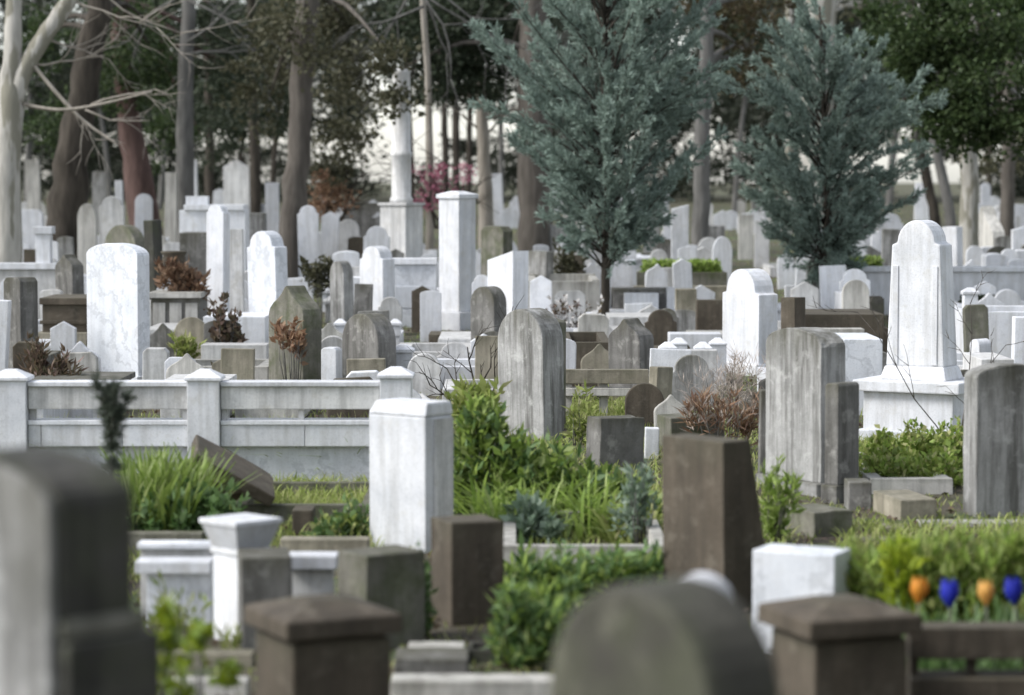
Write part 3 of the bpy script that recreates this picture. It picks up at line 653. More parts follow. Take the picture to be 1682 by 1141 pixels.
# white shaft on pedestal
D = 58.0; xc = X(660, D)
e = thing('marble_column', 'very tall slender white column on a grey pedestal left of pink shrub', 'column', (xc, D, g(D)), R(-32)); zb = g(D)
zp = Z(337, D)-zb
box('pedestal', -.34, .34, -.34, .34, -.05, zp, 'dirty_marble', e, .015); box('pedestal_cap', -.38, .38, -.38, .38, zp, zp+.06, 'dirty_marble', e)
o = lathe('shaft', [(.25, zp+.06), (.25, zp+.15), (.215, zp+.2), (.215, Z(258, D)-zb), (.24, Z(256, D)-zb), (.24, Z(250, D)-zb), (.21, Z(248, D)-zb), (.195, Z(120, D)-zb), (.22, Z(116, D)-zb), (.1, Z(112, D)-zb)], 12, 'dirty_marble', e)
# ---- far rows of stones one can still tell apart
FAR = [  # label, shape, x0, x1, top, D, mat
 ('white far headstone with angular head beside the pale tree at left edge', 'chamfer', 30, 74, 344, 60, 'white_marble'),
 ('pale pointed headstone just right of the dark leaning trunk', 'gothic', 130, 160, 334, 57, 'pale_limestone'),
 ('broad pale two-shouldered headstone behind the grey round-topped one', 'dome', 166, 206, 322, 59, 'dirty_marble'),
 ('small white arched headstone under the red-brown trunk', 'round', 222, 250, 318, 63, 'white_marble'),
 ('slim tall pale stone post right of the dark square pillar', 'flat', 271, 290, 283, 66, 'pale_limestone'),
 ('bright white tall slab behind the white box tomb at left', 'flat', 311, 328, 263, 82, 'white_marble'),
 ('pale peaked tall stone far behind the white box tomb', 'gable', 370, 412, 262, 90, 'dirty_marble'),
 ('thin white post far behind, left of the grey ivy trunk', 'flat', 438, 460, 300, 74, 'white_marble'),
 ('white domed headstone first to the right of the ivy trunk', 'dome', 492, 526, 337, 58, 'white_marble'),
 ('white gabled headstone second to the right of the ivy trunk', 'gable', 524, 553, 347, 60, 'white_marble'),
 ('pale rounded headstone third to the right of the ivy trunk', 'round', 552, 588, 360, 61, 'dirty_marble'),
 ('white small arched headstone left of the column pedestal', 'dome', 597, 640, 371, 56, 'white_marble'),
 ('white narrow headstone far behind, right of the pale thin trunk', 'flat', 812, 828, 285, 92, 'white_marble'),
 ('white fragment stone left of the first cypress trunk', 'serp', 944, 974, 376, 57, 'dirty_marble'),
 ('thin white upright stone right of the first cypress trunk', 'flat', 1090, 1102, 352, 62, 'white_marble'),
 ('white slanted tablet under the gap between the two cypresses', 'slant', 1102, 1130, 336, 60, 'white_marble'),
 ('small bright white stone behind the long hedge trough', 'round', 1120, 1140, 404, 58, 'white_marble'),
 ('white pointed stone right end of the hedge trough', 'gothic', 1168, 1200, 388, 56.5, 'white_marble'),
 ('grey arched stone behind the long hedge trough', 'round', 1072, 1118, 392, 61, 'grey_stone'),
 ('pale far stone seen under the left of the second cypress', 'flat', 1212, 1236, 352, 70, 'pale_limestone'),
 ('pale tall far stone at left edge seen beside the dark leaning trunk', 'flat', 48, 70, 262, 84, 'pale_limestone'),
 ('grey tall far stone between the two left dark trunks', 'flat', 154, 176, 282, 86, 'streaked_grey_stone'),
 ('tiny white far stone low on the red-brown trunk right side', 'flat', 196, 208, 296, 64.5, 'white_marble'),
 ('off-white far slab under the left side of second cypress', 'flat', 1238, 1262, 362, 66, 'dirty_marble'),
 ('dark round stone right end of the long white wall', 'round', 1618, 1660, 404, 55.5, 'dark_stone'),
 ('white far headstone right of the pale right-hand trunk', 'round', 1608, 1624, 300, 95, 'white_marble'),
 ('white far slab between the dark leaning twin trunks', 'flat', 1500, 1524, 300, 98, 'white_marble'),
]
for lb, sh, a, b, tp, D, mt in FAR:
    HS(lb, sh, (a, None, b), tp, D, mt, .2, group='far headstones')
D = 55.0; xc = X(352, D)
e = thing('marble_box_tomb', 'big white marble box tomb with tall end slab, far left', 'tomb', (xc, D, g(D))); f = local(e, D)
f('chest', 296, 404, 345, None, 0, .9, 'white_marble'); f('lid', 304, 402, 336, 345, -.06, 1.0, 'white_marble'); f('end_slab', 306, 342, 322, 336, .1, .3, 'white_marble')
BAR('flat_tomb', 'dark long far bench tomb left of the slender column', 'tomb', 566, 640, 333, 72, .6, 'grey_stone')
BAR('flat_tomb', 'grey chest tomb below the big white box tomb', 'tomb', 296, 342, 382, 50.5, 1.0, 'grey_stone')
BAR('flat_tomb', 'grey far chest tomb right of the big white box tomb', 'tomb', 376, 434, 350, 57.5, .8, 'streaked_grey_stone')
# ---- farther rows between the trunks
rf = random.Random(11)
ZONES = [('left of the dark leaning trunk', 36, 84), ('between the leaning trunk and the red-brown trunk', 140, 200), ('between the red-brown trunk and the grey ivy trunk', 330, 452),
         ('between the ivy trunk and the slender column', 520, 636), ('between the pink shrub and the first cypress', 800, 960), ('behind the first cypress trunk', 985, 1095),
         ('between the two cypress trunks', 1150, 1340), ('between the second cypress and the monument', 1385, 1470), ('right of the pale right-hand trunk', 1600, 1676)]
ORD = ['first', 'second', 'third', 'fourth', 'fifth', 'sixth', 'seventh', 'eighth', 'ninth', 'tenth', 'eleventh', 'twelfth', 'thirteenth', 'fourteenth']
for zn, a, b in ZONES:
    n = max(4, min(14, int((b-a)/10)))
    for i in range(n):
        px = a+(i+.5)*(b-a)/n+rf.uniform(-4, 4); D = rf.uniform(66, 112); wd = rf.uniform(.4, .75)*SCL(D); hh = rf.uniform(.5, 1.25)
        yt = YH+(HC-g(D)-hh)*SCL(D); mt = rf.choice(['white_marble', 'white_marble', 'white_marble', 'white_marble', 'dirty_marble', 'pale_limestone', 'streaked_grey_stone'])
        sh = rf.choice(['round', 'dome', 'flat', 'gable', 'gothic', 'ogee'])
        HS('tiny far %s stone %s, %s from left' % ({'white_marble': 'white', 'dirty_marble': 'off-white', 'pale_limestone': 'cream', 'streaked_grey_stone': 'grey'}[mt], zn, ORD[i]), sh, (px-wd/2, None, px+wd/2), yt, D, mt, .2, lean=(R(rf.gauss(0, 2)), R(rf.gauss(0, 3))), group='tiny stones of the last rows')
# ================================================================== TREES
def pline(pts, D): return [tuple(P(x, y, D+(d if d else 0))) for x, y, d in [(p+(0,))[:3] for p in pts]]
def trunk_part(e, name, pts, wpx, D, mat, seed=1, n=10, k=4):
    """pts in pixels at distance D, wpx widths in pixels; coordinates relative to e"""
    w = [np.array(p)-np.array(e.location) for p in pline(pts, D)]
    rad = [q/2/SCL(D) for q in wpx]
    a, r = dense(w, rad, k); rng = random.Random(seed)
    a = [p+np.array([rng.gauss(0, r[i]*.07), rng.gauss(0, r[i]*.07), 0]) if 0 < i < len(a)-1 else p for i, p in enumerate(a)]
    return tubes(name, [(a, r)], mat, e, n, rough=.06, seed=seed)
def clumps(ells, D, dens, rng, rc=.45, lsize=.16, per=60, depth=1.0):
    """leaf positions in clumps through pixel ellipses (cx,cy,rx,ry[,dd])"""
    Pn = []; Dn = []; cen = []
    for el in ells:
        cx, cy, rx, ry = el[:4]; dd = el[4] if len(el) > 4 else 0
        d = D+dd; c = np.array(P(cx, cy, d)); rxm = rx/SCL(d); rym = ry/SCL(d)
        n = max(4, int(dens*rxm*rym))
        u = unit(rng.normal(size=(n, 3)))*(rng.random((n, 1))**.45)
        pc = c+u*np.array([rxm, max(.8, (rxm+rym)/2*depth), rym]); cen.append(pc)
        for q in pc:
            m = int(per*rng.uniform(.5, 1.4)); s = rc*rng.uniform(.6, 1.3)
            o = rng.normal(size=(m, 3))*np.array([s, s, s*.55])*.55
            Pn.append(q+o); Dn.append(o+unit(q-c)[None]*.25+rng.normal(size=(m, 3))*.35+np.array([0, 0, .1]))
    return np.concatenate(Pn), np.concatenate(Dn), np.concatenate(cen)
def crown(e, ells, D, mat, seed, dens=12, rc=.45, L=.17, Wd=.09, per=60, limbs=6, bark_='brown_bark', root=None, name='crown', depth=1.0):
    rng = np.random.default_rng(seed); Pn, Dn, cen = clumps(ells, D, dens, rng, rc, L, per, depth)
    n = len(Pn); off = np.array(e.location)
    quads_mesh(name, leaf_quads(Pn-off, Dn, L*rng.uniform(.6, 1.3, n), Wd*rng.uniform(.6, 1.3, n), rng), 4, mat, e)
    if limbs and root is not None:
        r0 = np.array(root)
        pick = cen[rng.choice(len(cen), min(limbs, len(cen)), replace=False)]
        for q in pick:
            t0 = r0+np.array([0, 0, rng.uniform(-.8, .8)]); mid = (t0+q)/2+np.array([0, 0, rng.uniform(.0, .5)])
            a, r = dense([t0-off, mid-off, q-off], [.10, .06, .02], 3); tubes('limb', [(a, r)], bark_, e, 5)
def tree(label, pts, wpx, D, mat, ells=None, leaf='dark_conifer', seed=1, name='tree', cat='tree', group='trees among the graves', **k):
    b = P(pts[0][0], pts[0][1], D); e = thing(name, label, cat, (b.x, D, g(D)), 0, group)
    yb = YH+(HC-g(D))*SCL(D)+6
    if pts[0][1] < yb: pts = [(pts[0][0], yb)]+list(pts); wpx = [wpx[0]*1.12]+list(wpx)
    trunk_part(e, 'trunk', pts, wpx, D, mat, seed)
    if ells:
        top = P(pts[-2][0], pts[-2][1], D); crown(e, ells, D, leaf, seed+100, root=top, bark_=mat, **k)
    return e
def branchy(e, starts, D, mat, seed, depth=3, name='branches', w0=7, spread=28, decay=.68, droop=0.0, off=None):
    """bare recursive branches, starts=(px,py,angle deg,length px)"""
    rng = random.Random(seed); out = []; o = np.array(e.location)
    def rec(p, ang, yaw, L, w, k):
        pts = [p]; rad = [w]; a = ang; q = np.array(p); n = 5
        for i in range(n):
            a += rng.gauss(0, 7)-droop; st = L/n
            q = q+np.array([math.cos(R(a))*st, math.sin(R(yaw))*st*.5, math.sin(R(a))*st]); pts.append(q.copy()); rad.append(w*(1-.6*(i+1)/n))
            if k > 0 and i >= 1 and rng.random() < .75:
                s = rng.choice((-1, 1)); rec(q.copy(), a+s*rng.uniform(spread*.7, spread*1.5), yaw+rng.uniform(-40, 40), L*decay*rng.uniform(.6, 1.0), max(.004, w*.5), k-1)
        out.append((pts, rad))
    for x, y, an, L in starts:
        rec(np.array(P(x, y, D))-o, an, rng.uniform(-30, 30), L/SCL(D), w0/2/SCL(D), depth)
    return tubes(name, out, mat, e, 4)
# -- pale plane tree at the left edge
D = 55
e = tree('pale smooth-barked bare tree at the left edge with a forked trunk', [(8, 480), (12, 330), (16, 220), (19, 150), (20, 90), (24, 0), (20, -90)], [52, 46, 43, 38, 30, 26, 20], D, 'pale_bark', seed=3, name='bare_tree')
trunk_part(e, 'limb', [(26, 165), (44, 105), (80, 50), (118, -8), (160, -80)], [30, 29, 28, 26, 20], D, 'pale_bark', 5)
trunk_part(e, 'limb', [(36, 170, 0), (95, 180, -.3), (160, 172, -.5), (250, 150, -.8)], [8, 6, 5, 3], D, 'twig_bark', 6, 5)
trunk_part(e, 'limb', [(48, 98, 0), (100, 160, -.2), (140, 200, -.3), (195, 238, -.5)], [8, 7, 6, 4], D, 'twig_bark', 7, 5)
branchy(e, [(100, 160, -50, 90), (140, 180, -25, 110), (70, 60, -25, 110), (150, 172, 15, 110), (50, 105, -10, 120), (110, -5, -20, 160), (150, -30, -35, 170)], D, 'twig_bark', 8, 2, w0=5)
# -- trunks on the left
tree('dark brown thick leaning trunk in front of white stones at left', [(106, 415), (110, 330), (126, 210), (147, 100), (163, 0), (172, -90)], [74, 66, 52, 46, 40, 34], 62, 'dark_bark',
     [(70, 70, 45, 70, 6), (200, 40, 90, 70, 8), (255, 110, 65, 70, 10), (95, 190, 45, 70, 14), (180, 150, 50, 50, 9), (270, 220, 40, 70, 14)], 'broad_green', 11, name='leaning_tree', per=80)
tree('reddish leaning trunk behind the small arched white headstone', [(240, 380), (228, 300), (212, 210), (203, 120), (192, 30), (185, -60)], [54, 48, 38, 30, 24, 18], 72, 'red_bark',
     [(330, 60, 80, 80, 5), (270, 30, 70, 60, 6), (390, 150, 60, 70, 8), (350, 220, 40, 60, 14)], 'dark_conifer', 13, name='leaning_tree', per=80)
e = tree('grey straight trunk with bare hanging branches, left of the ivy trunk', [(302, 400), (303, 280), (304, 170), (308, 60), (312, -80)], [34, 31, 27, 24, 20], 70, 'grey_bark', seed=15, name='bare_tree')
branchy(e, [(306, 70, 40, 120), (305, 90, 10, 120), (308, 0, -30, 170), (308, -30, -40, 200), (308, -20, 215, 130)], 69, 'grey_bark', 16, 2, w0=5)
tree('grey-brown ivy-clad trunk standing left of the russet shrub', [(476, 425), (484, 330), (493, 200), (499, 90), (506, -30), (508, -100)], [48, 42, 38, 42, 40, 34], 60, 'brown_bark',
     [(490, 40, 60, 80, -1), (565, 90, 60, 90, 3), (430, 150, 50, 70, 5), (580, 200, 42, 70, 6), (545, 20, 70, 70, 2), (545, 240, 40, 40, 8), (440, 60, 50, 60, 3), (628, 110, 34, 42, -3), (650, 165, 22, 18, -3)], 'olive_leaf', 17, name='ivy_tree', per=90, L=.15, Wd=.1)
tree('slim dark trunk with dense dark foliage left of the ivy trunk', [(420, 330), (418, 240), (414, 140), (412, 30), (412, -70)], [20, 18, 16, 14, 10], 92, 'dark_bark',
     [(400, 70, 80, 90), (440, 170, 60, 60, 4), (370, 200, 40, 60, 6)], 'dark_conifer', 19, per=80, L=.22, Wd=.12)
tree('slim dark trunk directly behind the white box tomb', [(345, 330), (344, 240), (342, 120), (340, 20), (340, -70)], [16, 15, 14, 12, 8], 96, 'dark_bark', [(330, 130, 50, 50, 2), (290, 170, 50, 50, 8)], 'dark_conifer', 20, per=60, L=.22, Wd=.12)
# -- centre
tree('big grey-brown trunk under very dark conifer boughs, left of first cypress', [(879, 410), (878, 280), (876, 150), (875, 40), (874, -80)], [60, 57, 54, 50, 46], 70, 'brown_bark',
     [(735, 50, 110, 80, 1), (690, 120, 55, 45, 0), (795, 115, 65, 60, 1), (850, 30, 60, 70, 3), (760, 0, 120, 60, 3), (745, 130, 50, 40, 1)], 'dark_conifer', 21, name='conifer_tree', per=120, dens=17)
e = tree('thin pale brown trunk right of the tallest white pillar', [(798, 375), (797, 290), (792, 200), (789, 120), (780, -40)], [25, 23, 20, 15, 10], 74, 'twig_bark', seed=23, name='bare_tree')
branchy(e, [(793, 230, 50, 80), (793, 220, 130, 90), (792, 200, 30, 80), (790, 180, 150, 80), (790, 160, 110, 70)], 74, 'twig_bark', 24, 3, w0=5)
e = tree('slim bare tree with branches hanging over the slender column', [(706, 340), (705, 240), (702, 120), (690, -60)], [14, 13, 11, 9], 66, 'twig_bark', seed=25, name='bare_tree')
branchy(e, [(694, -10, -35, 190), (694, -10, -50, 150), (694, -30, -20, 240), (696, 10, 215, 120), (694, -20, -70, 140), (694, -40, 225, 200)], 60, 'grey_bark', 26, 2, w0=5)
for k, (px, w, D) in enumerate(((678, 9, 96), (732, 12, 100), (748, 14, 90), (768, 11, 104))):
    tree('%s thin dark far trunk between the slender column and the thin pale trunk' % ORD[k], [(px, 340), (px-3+k*2, 240), (px-8+k*4, 130), (px-14+k*6, -40)], [w, w*.9, w*.8, w*.6], D, 'dark_bark', [(px+10, 40, 55, 60, 4)], 'dark_conifer', 27+k, per=60, L=.22, Wd=.12, group='thin far trunks', limbs=3)
tree('greenish trunk seen between the two cypresses', [(1152, 430), (1152, 330), (1155, 200), (1160, 60), (1165, -80)], [31, 29, 26, 24, 20], 66, 'grey_bark',
     [(1245, 50, 75, 80, 2), (1180, 10, 60, 60, 2), (1250, 130, 50, 40, 6)], 'brown_leaf', 33, name='tree', per=90)
tree('thin pale trunk rising behind the second cypress', [(1297, 420), (1297, 250), (1297, 110), (1296, 0), (1296, -80)], [14, 14, 13, 12, 11], 86, 'pale_bark', seed=35, name='bare_tree')
tree('broad pale trunk rising behind the second cypress top', [(1342, 420), (1342, 250), (1342, 110), (1343, 0), (1344, -80)], [64, 62, 60, 60, 56], 92, 'pale_bark', [(1420, -10, 60, 40, 3)], 'olive_leaf', 36, name='tree')
# -- right
tree('pale grey trunk under the dark green canopy at upper right', [(1592, 430), (1592, 330), (1590, 240), (1586, 140), (1580, 20), (1575, -90)], [34, 31, 29, 28, 26, 24], 60, 'pale_bark',
     [(1550, 60, 120, 95, -3), (1630, 110, 85, 100, -4), (1470, 55, 65, 60, -1), (1660, 20, 80, 80, -2), (1565, 170, 80, 50, -3), (1655, 200, 70, 55, -4), (1500, 120, 60, 50, -2), (1545, 195, 60, 45, -3), (1610, 225, 60, 35, -3)], 'broad_green', 37, name='broadleaf_tree', per=130, dens=17, L=.15, Wd=.10, limbs=9)
tree('brown trunk near the right edge', [(1655, 430), (1655, 340), (1657, 240), (1660, 100), (1664, -60)], [26, 24, 22, 20, 16], 74, 'brown_bark', [(1620, 262, 22, 55, 3), (1680, 240, 30, 60, 3)], 'olive_leaf', 39, per=70)
tree('dark trunk leaning left, left of the pale right-hand trunk', [(1562, 360), (1548, 290), (1530, 210), (1518, 100), (1510, -50)], [18, 17, 15, 13, 10], 84, 'grey_bark', [(1510, 235, 40, 40, 3)], 'grey_green_leaf', 41, per=60, group='dark leaning twin trunks')
tree('dark trunk leaning left, just right of the second cypress crown', [(1535, 350), (1522, 290), (1508, 220), (1500, 100), (1498, -50)], [18, 17, 15, 13, 10], 88, 'dark_bark', [(1450, 190, 50, 50, 3)], 'grey_green_leaf', 43, per=60, group='dark leaning twin trunks')
# far thin trunks in the wood
rf = random.Random(21)
SP = [(44, 'left of the dark leaning trunk'), (182, 'left of the red-brown trunk'), (262, 'between red-brown trunk and grey straight trunk'), (366, 'right of the dark slim trunk behind box tomb'), (392, 'left of the ivy trunk'), (446, 'touching the ivy trunk on its left'),
      (540, 'above the russet shrub'), (600, 'left of the slender column'), (824, 'left of the big grey-brown trunk'), (930, 'left part of the first cypress'), (1050, 'right part of the first cypress'), (1206, 'left of the second cypress'), (1262, 'behind the second cypress left side'), (1460, 'behind the second cypress right side'), (1626, 'left of the brown right-edge trunk')]
for k, (px, wh) in enumerate(SP):
    D = rf.uniform(98, 125); w = rf.uniform(7, 14); l = rf.uniform(-30, 30)
    if k in (3, 6, 7, 10, 12): continue
    tree('far slim forest tree seen %s' % wh, [(px, 345), (px+l*.3, 240), (px+l, 100), (px+l*1.6, -60)], [w, w*.9, w*.8, w*.6], D, rf.choice(['dark_bark', 'grey_bark', 'brown_bark']),
         [(px+rf.uniform(-20, 20), rf.uniform(10, 80), 50, 60), (px+rf.uniform(-30, 30), rf.uniform(110, 180), 36, 40)] if not 590 < px < 610 else [(px-40, 60, 40, 70)], rf.choice(['dark_conifer', 'dark_conifer', 'grey_green_leaf', 'olive_leaf']), 60+k, per=60, L=.24, Wd=.13, group='far slim forest trees', limbs=3)
# -- the wood beyond: one mass
def wood():
    rng = np.random.default_rng(77); ells = []
    for k in range(400):
        px = rng.uniform(-80, 1760); py = rng.uniform(-70, 322)
        if (600 < px < 725 and 60 < py) or (760 < px < 850 and 150 < py) or (330 < px < 420 and 130 < py < 300 and rng.random() < .6) or (1440 < px < 1560 and py > 190): continue
        if 60 < px < 90 and 150 < py < 200: continue
        if py > 230 and rng.random() < .3: continue
        ells.append((px, py, rng.uniform(40, 90), rng.uniform(35, 65), rng.uniform(-10, 26)))
    Pn, Dn, _ = clumps(ells, 140, 2.6, rng, .8, .3, 60)
    zz = np.array([g(y) for y in Pn[:, 1]]); keep = Pn[:, 2] > zz+.1; Pn = Pn[keep]; Dn = Dn[keep]; n = len(Pn)
    o = quads_mesh('far_wood', leaf_quads(Pn, Dn, .36*rng.uniform(.6, 1.3, n), .2*rng.uniform(.6, 1.3, n), rng), 4, 'wood_leaf')
    tag(o, 'dim green mass of the wood far beyond the graves', 'wood', kind='stuff')
wood()
# -- the two blue-green cypresses
def cypress(label, px, D, ytop, ylow, base_y, prof, seed, nb=120, lean=0):
    """prof: list of (py, halfwidth px) from top to bottom"""
    rng = np.random.default_rng(seed); b = P(px, base_y, D); e = thing('blue_cypress', label, 'tree', (b.x, D, g(D)), 0, 'blue-green cypresses')
    off = np.array(e.location)
    trunk_part(e, 'trunk', [(px, YH+(HC-g(D))*SCL(D)+6), (px+2, 420), (px+1, 300), (px+lean, 150), (px+lean*2, ytop)], [17, 15, 13, 9, 3], D, 'dark_bark', seed, 8)
    ys = [q[0] for q in prof]; hw = [q[1] for q in prof]
    Pn = []; Dn = []; Ls = []; br = []
    for i in range(nb):
        f = (i+rng.random())/nb; y = ytop+(ylow-ytop)*f**.9
        az = rng.uniform(0, 2*math.pi); reach = np.interp(y, ys, hw)/SCL(D)*rng.choice([rng.uniform(.45, .8), rng.uniform(.8, 1.22)])
        el = R(rng.uniform(32, 60)); z1 = Z(y, D)
        root = np.array([X(px+lean, D), D, max(z1-reach*math.tan(el)*.8, g(D)+1.0)])
        tip = np.array([root[0]+math.cos(az)*reach, D+math.sin(az)*reach, z1+rng.normal()*.1])
        mid = (root+tip)/2+np.array([0, 0, rng.uniform(-.04, .14)*reach])
        pts, rad = dense([root-off, mid-off, tip-off], [.026, .016, .004], 5); br.append((pts, rad))
        pts = np.array(pts)+off; m = len(pts); seglen = np.linalg.norm(tip-root); nbr = int(5+seglen*11)
        for j in range(nbr):
            t = .25+.75*((j+rng.random())/nbr)**.8; q = t*(m-1); i0 = min(m-2, int(q)); p0 = pts[i0]*(1-(q-i0))+pts[i0+1]*(q-i0); ax = unit((pts[i0+1]-pts[i0])[None])[0]
            d = unit((ax+rng.normal(size=3)*.42+np.array([0, 0, .12]))[None])[0]; bl = (.16+.26*(1-t))*rng.uniform(.7, 1.3)
            k = int(34*bl/.3); u = rng.random(k)[:, None]
            pp = p0+d*bl*u+rng.normal(size=(k, 3))*.020*(1.3-u)
            Pn.append(pp); Dn.append(d+rng.normal(size=(k, 3))*.38)
    Pn = np.concatenate(Pn); Dn = np.concatenate(Dn); n = len(Pn)
    tubes('limbs', br, 'dark_bark', e, 4)
    quads_mesh('crown', leaf_quads(Pn-off, Dn, .11*rng.uniform(.6, 1.3, n), .026*rng.uniform(.7, 1.3, n), rng, .15), 4, 'blue_cypress', e)
    return e
cypress('larger blue-green feathery cypress left, beside the big grey-brown trunk', 993, 47, -290, 405, 540, [(-290, 60), (-120, 150), (0, 188), (70, 192), (150, 178), (250, 145), (330, 100), (405, 62)], 5, 200)
cypress('second blue-green feathery cypress, in front of the pale trunks', 1358, 50, 10, 440, 505, [(10, 55), (60, 115), (140, 160), (220, 168), (300, 150), (370, 105), (440, 55)], 6, 135, lean=-6)
# -- shrubs in the distance
D = 66
e = thing('pink_shrub', 'pink blossoming shrub between the slender column and the tallest pillar', 'shrub', (X(722, D), D, g(D)))
branchy(e, [(715, 375, 95, 110), (720, 375, 75, 100), (728, 375, 115, 100), (724, 375, 60, 90)], D, 'dark_bark', 31, 2, name='stems', w0=6)
crown(e, [(705, 290, 26, 32), (738, 288, 32, 26), (718, 320, 34, 26), (700, 335, 18, 20)], D, 'pink_blossom', 32, dens=34, rc=.22, L=.09, Wd=.07, per=34, limbs=0, name='blossom')
e = thing('russet_shrub', 'russet and olive shrub right of the ivy-clad trunk', 'shrub', (X(545, D), D, g(D)))
branchy(e, [(535, 380, 100, 90), (545, 380, 80, 90), (555, 380, 70, 80)], D, 'dark_bark', 33, 2, name='stems', w0=6)
crown(e, [(530, 312, 30, 30), (560, 318, 26, 28), (540, 335, 40, 22)], D, 'dry_russet', 34, dens=36, rc=.25, L=.13, Wd=.08, per=50, limbs=0, name='russet_leaves')
crown(e, [(528, 278, 22, 18), (562, 285, 26, 22)], D, 'olive_leaf', 35, dens=36, rc=.25, L=.12, Wd=.08, per=50, limbs=0, name='green_leaves')

for k, (x, y, r, h) in enumerate(((5.6, 4.0, 2.2, 7), (6.6, 9.5, 2.4, 8), (8.4, 15.0, 2.6, 8), (5.2, -2.5, 2.2, 7))):  # out-of-view trees added to darken the right faces of the near stones
    e = thing('added_shade_tree', ['nearest', 'second', 'third', 'rearmost'][k]+' unseen evergreen added right of the camera to shade the near stones', 'tree', (x, y, 0), 0, 'evergreens added out of view for shade')
    rng = np.random.default_rng(300+k); a, rr = dense([(0, 0, -.1), (.05, 0, h*.5), (0, .05, h)], [.22, .15, .03], 4); tubes('trunk', [(a, rr)], 'dark_bark', e, 9)
    n = 9000; z = rng.random(n)**1.2*(h-.3)+.3; rad = r*(1-(z/h)**1.6)*np.sqrt(rng.random(n))**.6; q = rng.random(n)*2*math.pi
    p = np.stack([rad*np.cos(q), rad*np.sin(q), z], 1); quads_mesh('crown', leaf_quads(p, p*np.array([.6, .6, .1])+rng.normal(size=(n, 3))*.7, .34*rng.uniform(.6, 1.2, n), .17, rng), 4, 'dark_conifer', e)
# ================================================================== PLANTS
def broad_bush(e_name, label, cat, ells, D, mat, seed, L=.14, Wd=.09, n=9000, up=.5, stems=12, group=None, kind=None, mat2=None, f2=.25, lps=14):
    """leafy herb: leaves standing off through pixel ellipses, base at the ground"""
    rng = np.random.default_rng(seed); cx = np.mean([q[0] for q in ells]); e = thing(e_name, label, cat, (X(cx, D), D, g(D)), 0, group); off = np.array(e.location)
    area = sum(q[2]*q[3] for q in ells); Pa = []; Da = []; st = []
    for el in ells:
        px, py, rx, ry = el[:4]; dd = D+(el[4] if len(el) > 4 else 0); m = max(4, int(n*rx*ry/area/lps)); c = np.array(P(px, py, dd))
        for _ in range(m):
            u = rng.normal(size=3)*.52; nu_ = np.linalg.norm(u); u = u if nu_ < 1.25 else u/nu_*1.25
            tip = c+u*np.array([rx/SCL(dd), max(.12, .8*rx/SCL(dd)), ry/SCL(dd)]); base = np.array([c[0]+(tip[0]-c[0])*.55, c[1]+(tip[1]-c[1])*.55, off[2]-.02])
            if tip[2] < off[2]+.04: continue
            hgt = tip[2]-base[2]; sl_ = min(hgt, 2.2*ry/SCL(dd)*rng.uniform(.5, 1.0)); b0 = tip-(tip-base)*sl_/hgt
            k = max(2, int(lps*rng.uniform(.6, 1.4))); t = rng.random(k)[:, None]**.7
            ax = unit((tip-b0)[None])
            Pa.append(b0+(tip-b0)*t+rng.normal(size=(k, 3))*.012); Da.append(ax*(up+.5*t)+unit(rng.normal(size=(k, 3)))*.9)
            if len(st) < stems: st.append(([base-off, (base+tip)/2-off+rng.normal(size=3)*.02, tip-off], [.007, .005, .002]))
    Pa = np.concatenate(Pa); Da = np.concatenate(Da); k = Pa[:, 2] > off[2]+.01; Pa = Pa[k]; Da = Da[k]; n = len(Pa)
    sel = rng.random(n) < (f2 if mat2 else 0)
    for q, mt, nm in ((~sel, mat, 'leaves'), (sel, mat2, 'pale_leaves')):
        if mt and q.sum(): quads_mesh(nm, leaf_quads(Pa[q]-off, Da[q], L*rng.uniform(.5, 1.25, q.sum()), Wd*rng.uniform(.5, 1.25, q.sum()), rng), 4, mt, e)
    tubes('stems', st, 'grey_bark' if mat not in ('fresh_green', 'deep_green') else 'mossy_stone', e, 4)
    return e
def strap_clump(name, label, cat, px, rx, D, n, L, mat, seed, ry=.3, Wd=.022, droop=.35, tilt=.45, group=None, patches=None):
    rng = np.random.default_rng(seed); e = thing(name, label, cat, (X(px, D), D, g(D)), 0, group); w = rx/SCL(D)
    b = np.stack([rng.uniform(-w, w, n), rng.uniform(-ry, ry, n), np.full(n, -.02)], 1)
    d = np.stack([rng.normal(size=n)*tilt, rng.normal(size=n)*tilt, np.ones(n)], 1)
    strap_mesh('leaves', b, d, L*rng.uniform(.55, 1.1, n), Wd, droop, rng, mat, e); return e
# strap-leaved clump left
strap_clump('strap_leaf_plant', 'bright green strap-leaved clump beside the blurred left stone', 'plant', 262, 58, 19.3, 800, .86, 'fresh_green', 1, .5, .034, .26, .22)
broad_bush('leafy_plant', 'small leafy green plant at the foot of the strap-leaved clump', 'plant', [(330, 830, 60, 40), (250, 840, 50, 35)], 18.9, 'deep_green', 2, .09, .05, 2500)
# slim dark shrub in front of the fence
D = 15.5
e = thing('slim_shrub', 'slim dark grey-green sprig rising in front of the marble fence', 'shrub', (X(186, D), D, 0))
rng = np.random.default_rng(9); st = []; Pn = []; Dn = []
for k, (tx, ty) in enumerate(((160, 628), (178, 640), (196, 634), (206, 655), (172, 665), (190, 690))):
    b = np.array(P(186, 1050, D)); t = np.array(P(tx, ty, D))+np.array([0, rng.normal()*.06, 0]); m = np.array(P(184, 740, D)); b[2] = -.02
    a, r = dense([b, m, t], [.008, .006, .002], 8); st.append(([q-np.array(e.location) for q in a], r))
    for q in a[7:]:
        for j in range(16): Pn.append(q+rng.normal(size=3)*.012); Dn.append(unit((t-m)[None])[0]*.8+rng.normal(size=3)*.6)
tubes('stems', st, 'dark_bark', e, 5); Pn = np.array(Pn)-np.array(e.location)
quads_mesh('leaves', leaf_quads(Pn, np.array(Dn), .075, .016, rng), 4, 'grey_green_leaf', e)
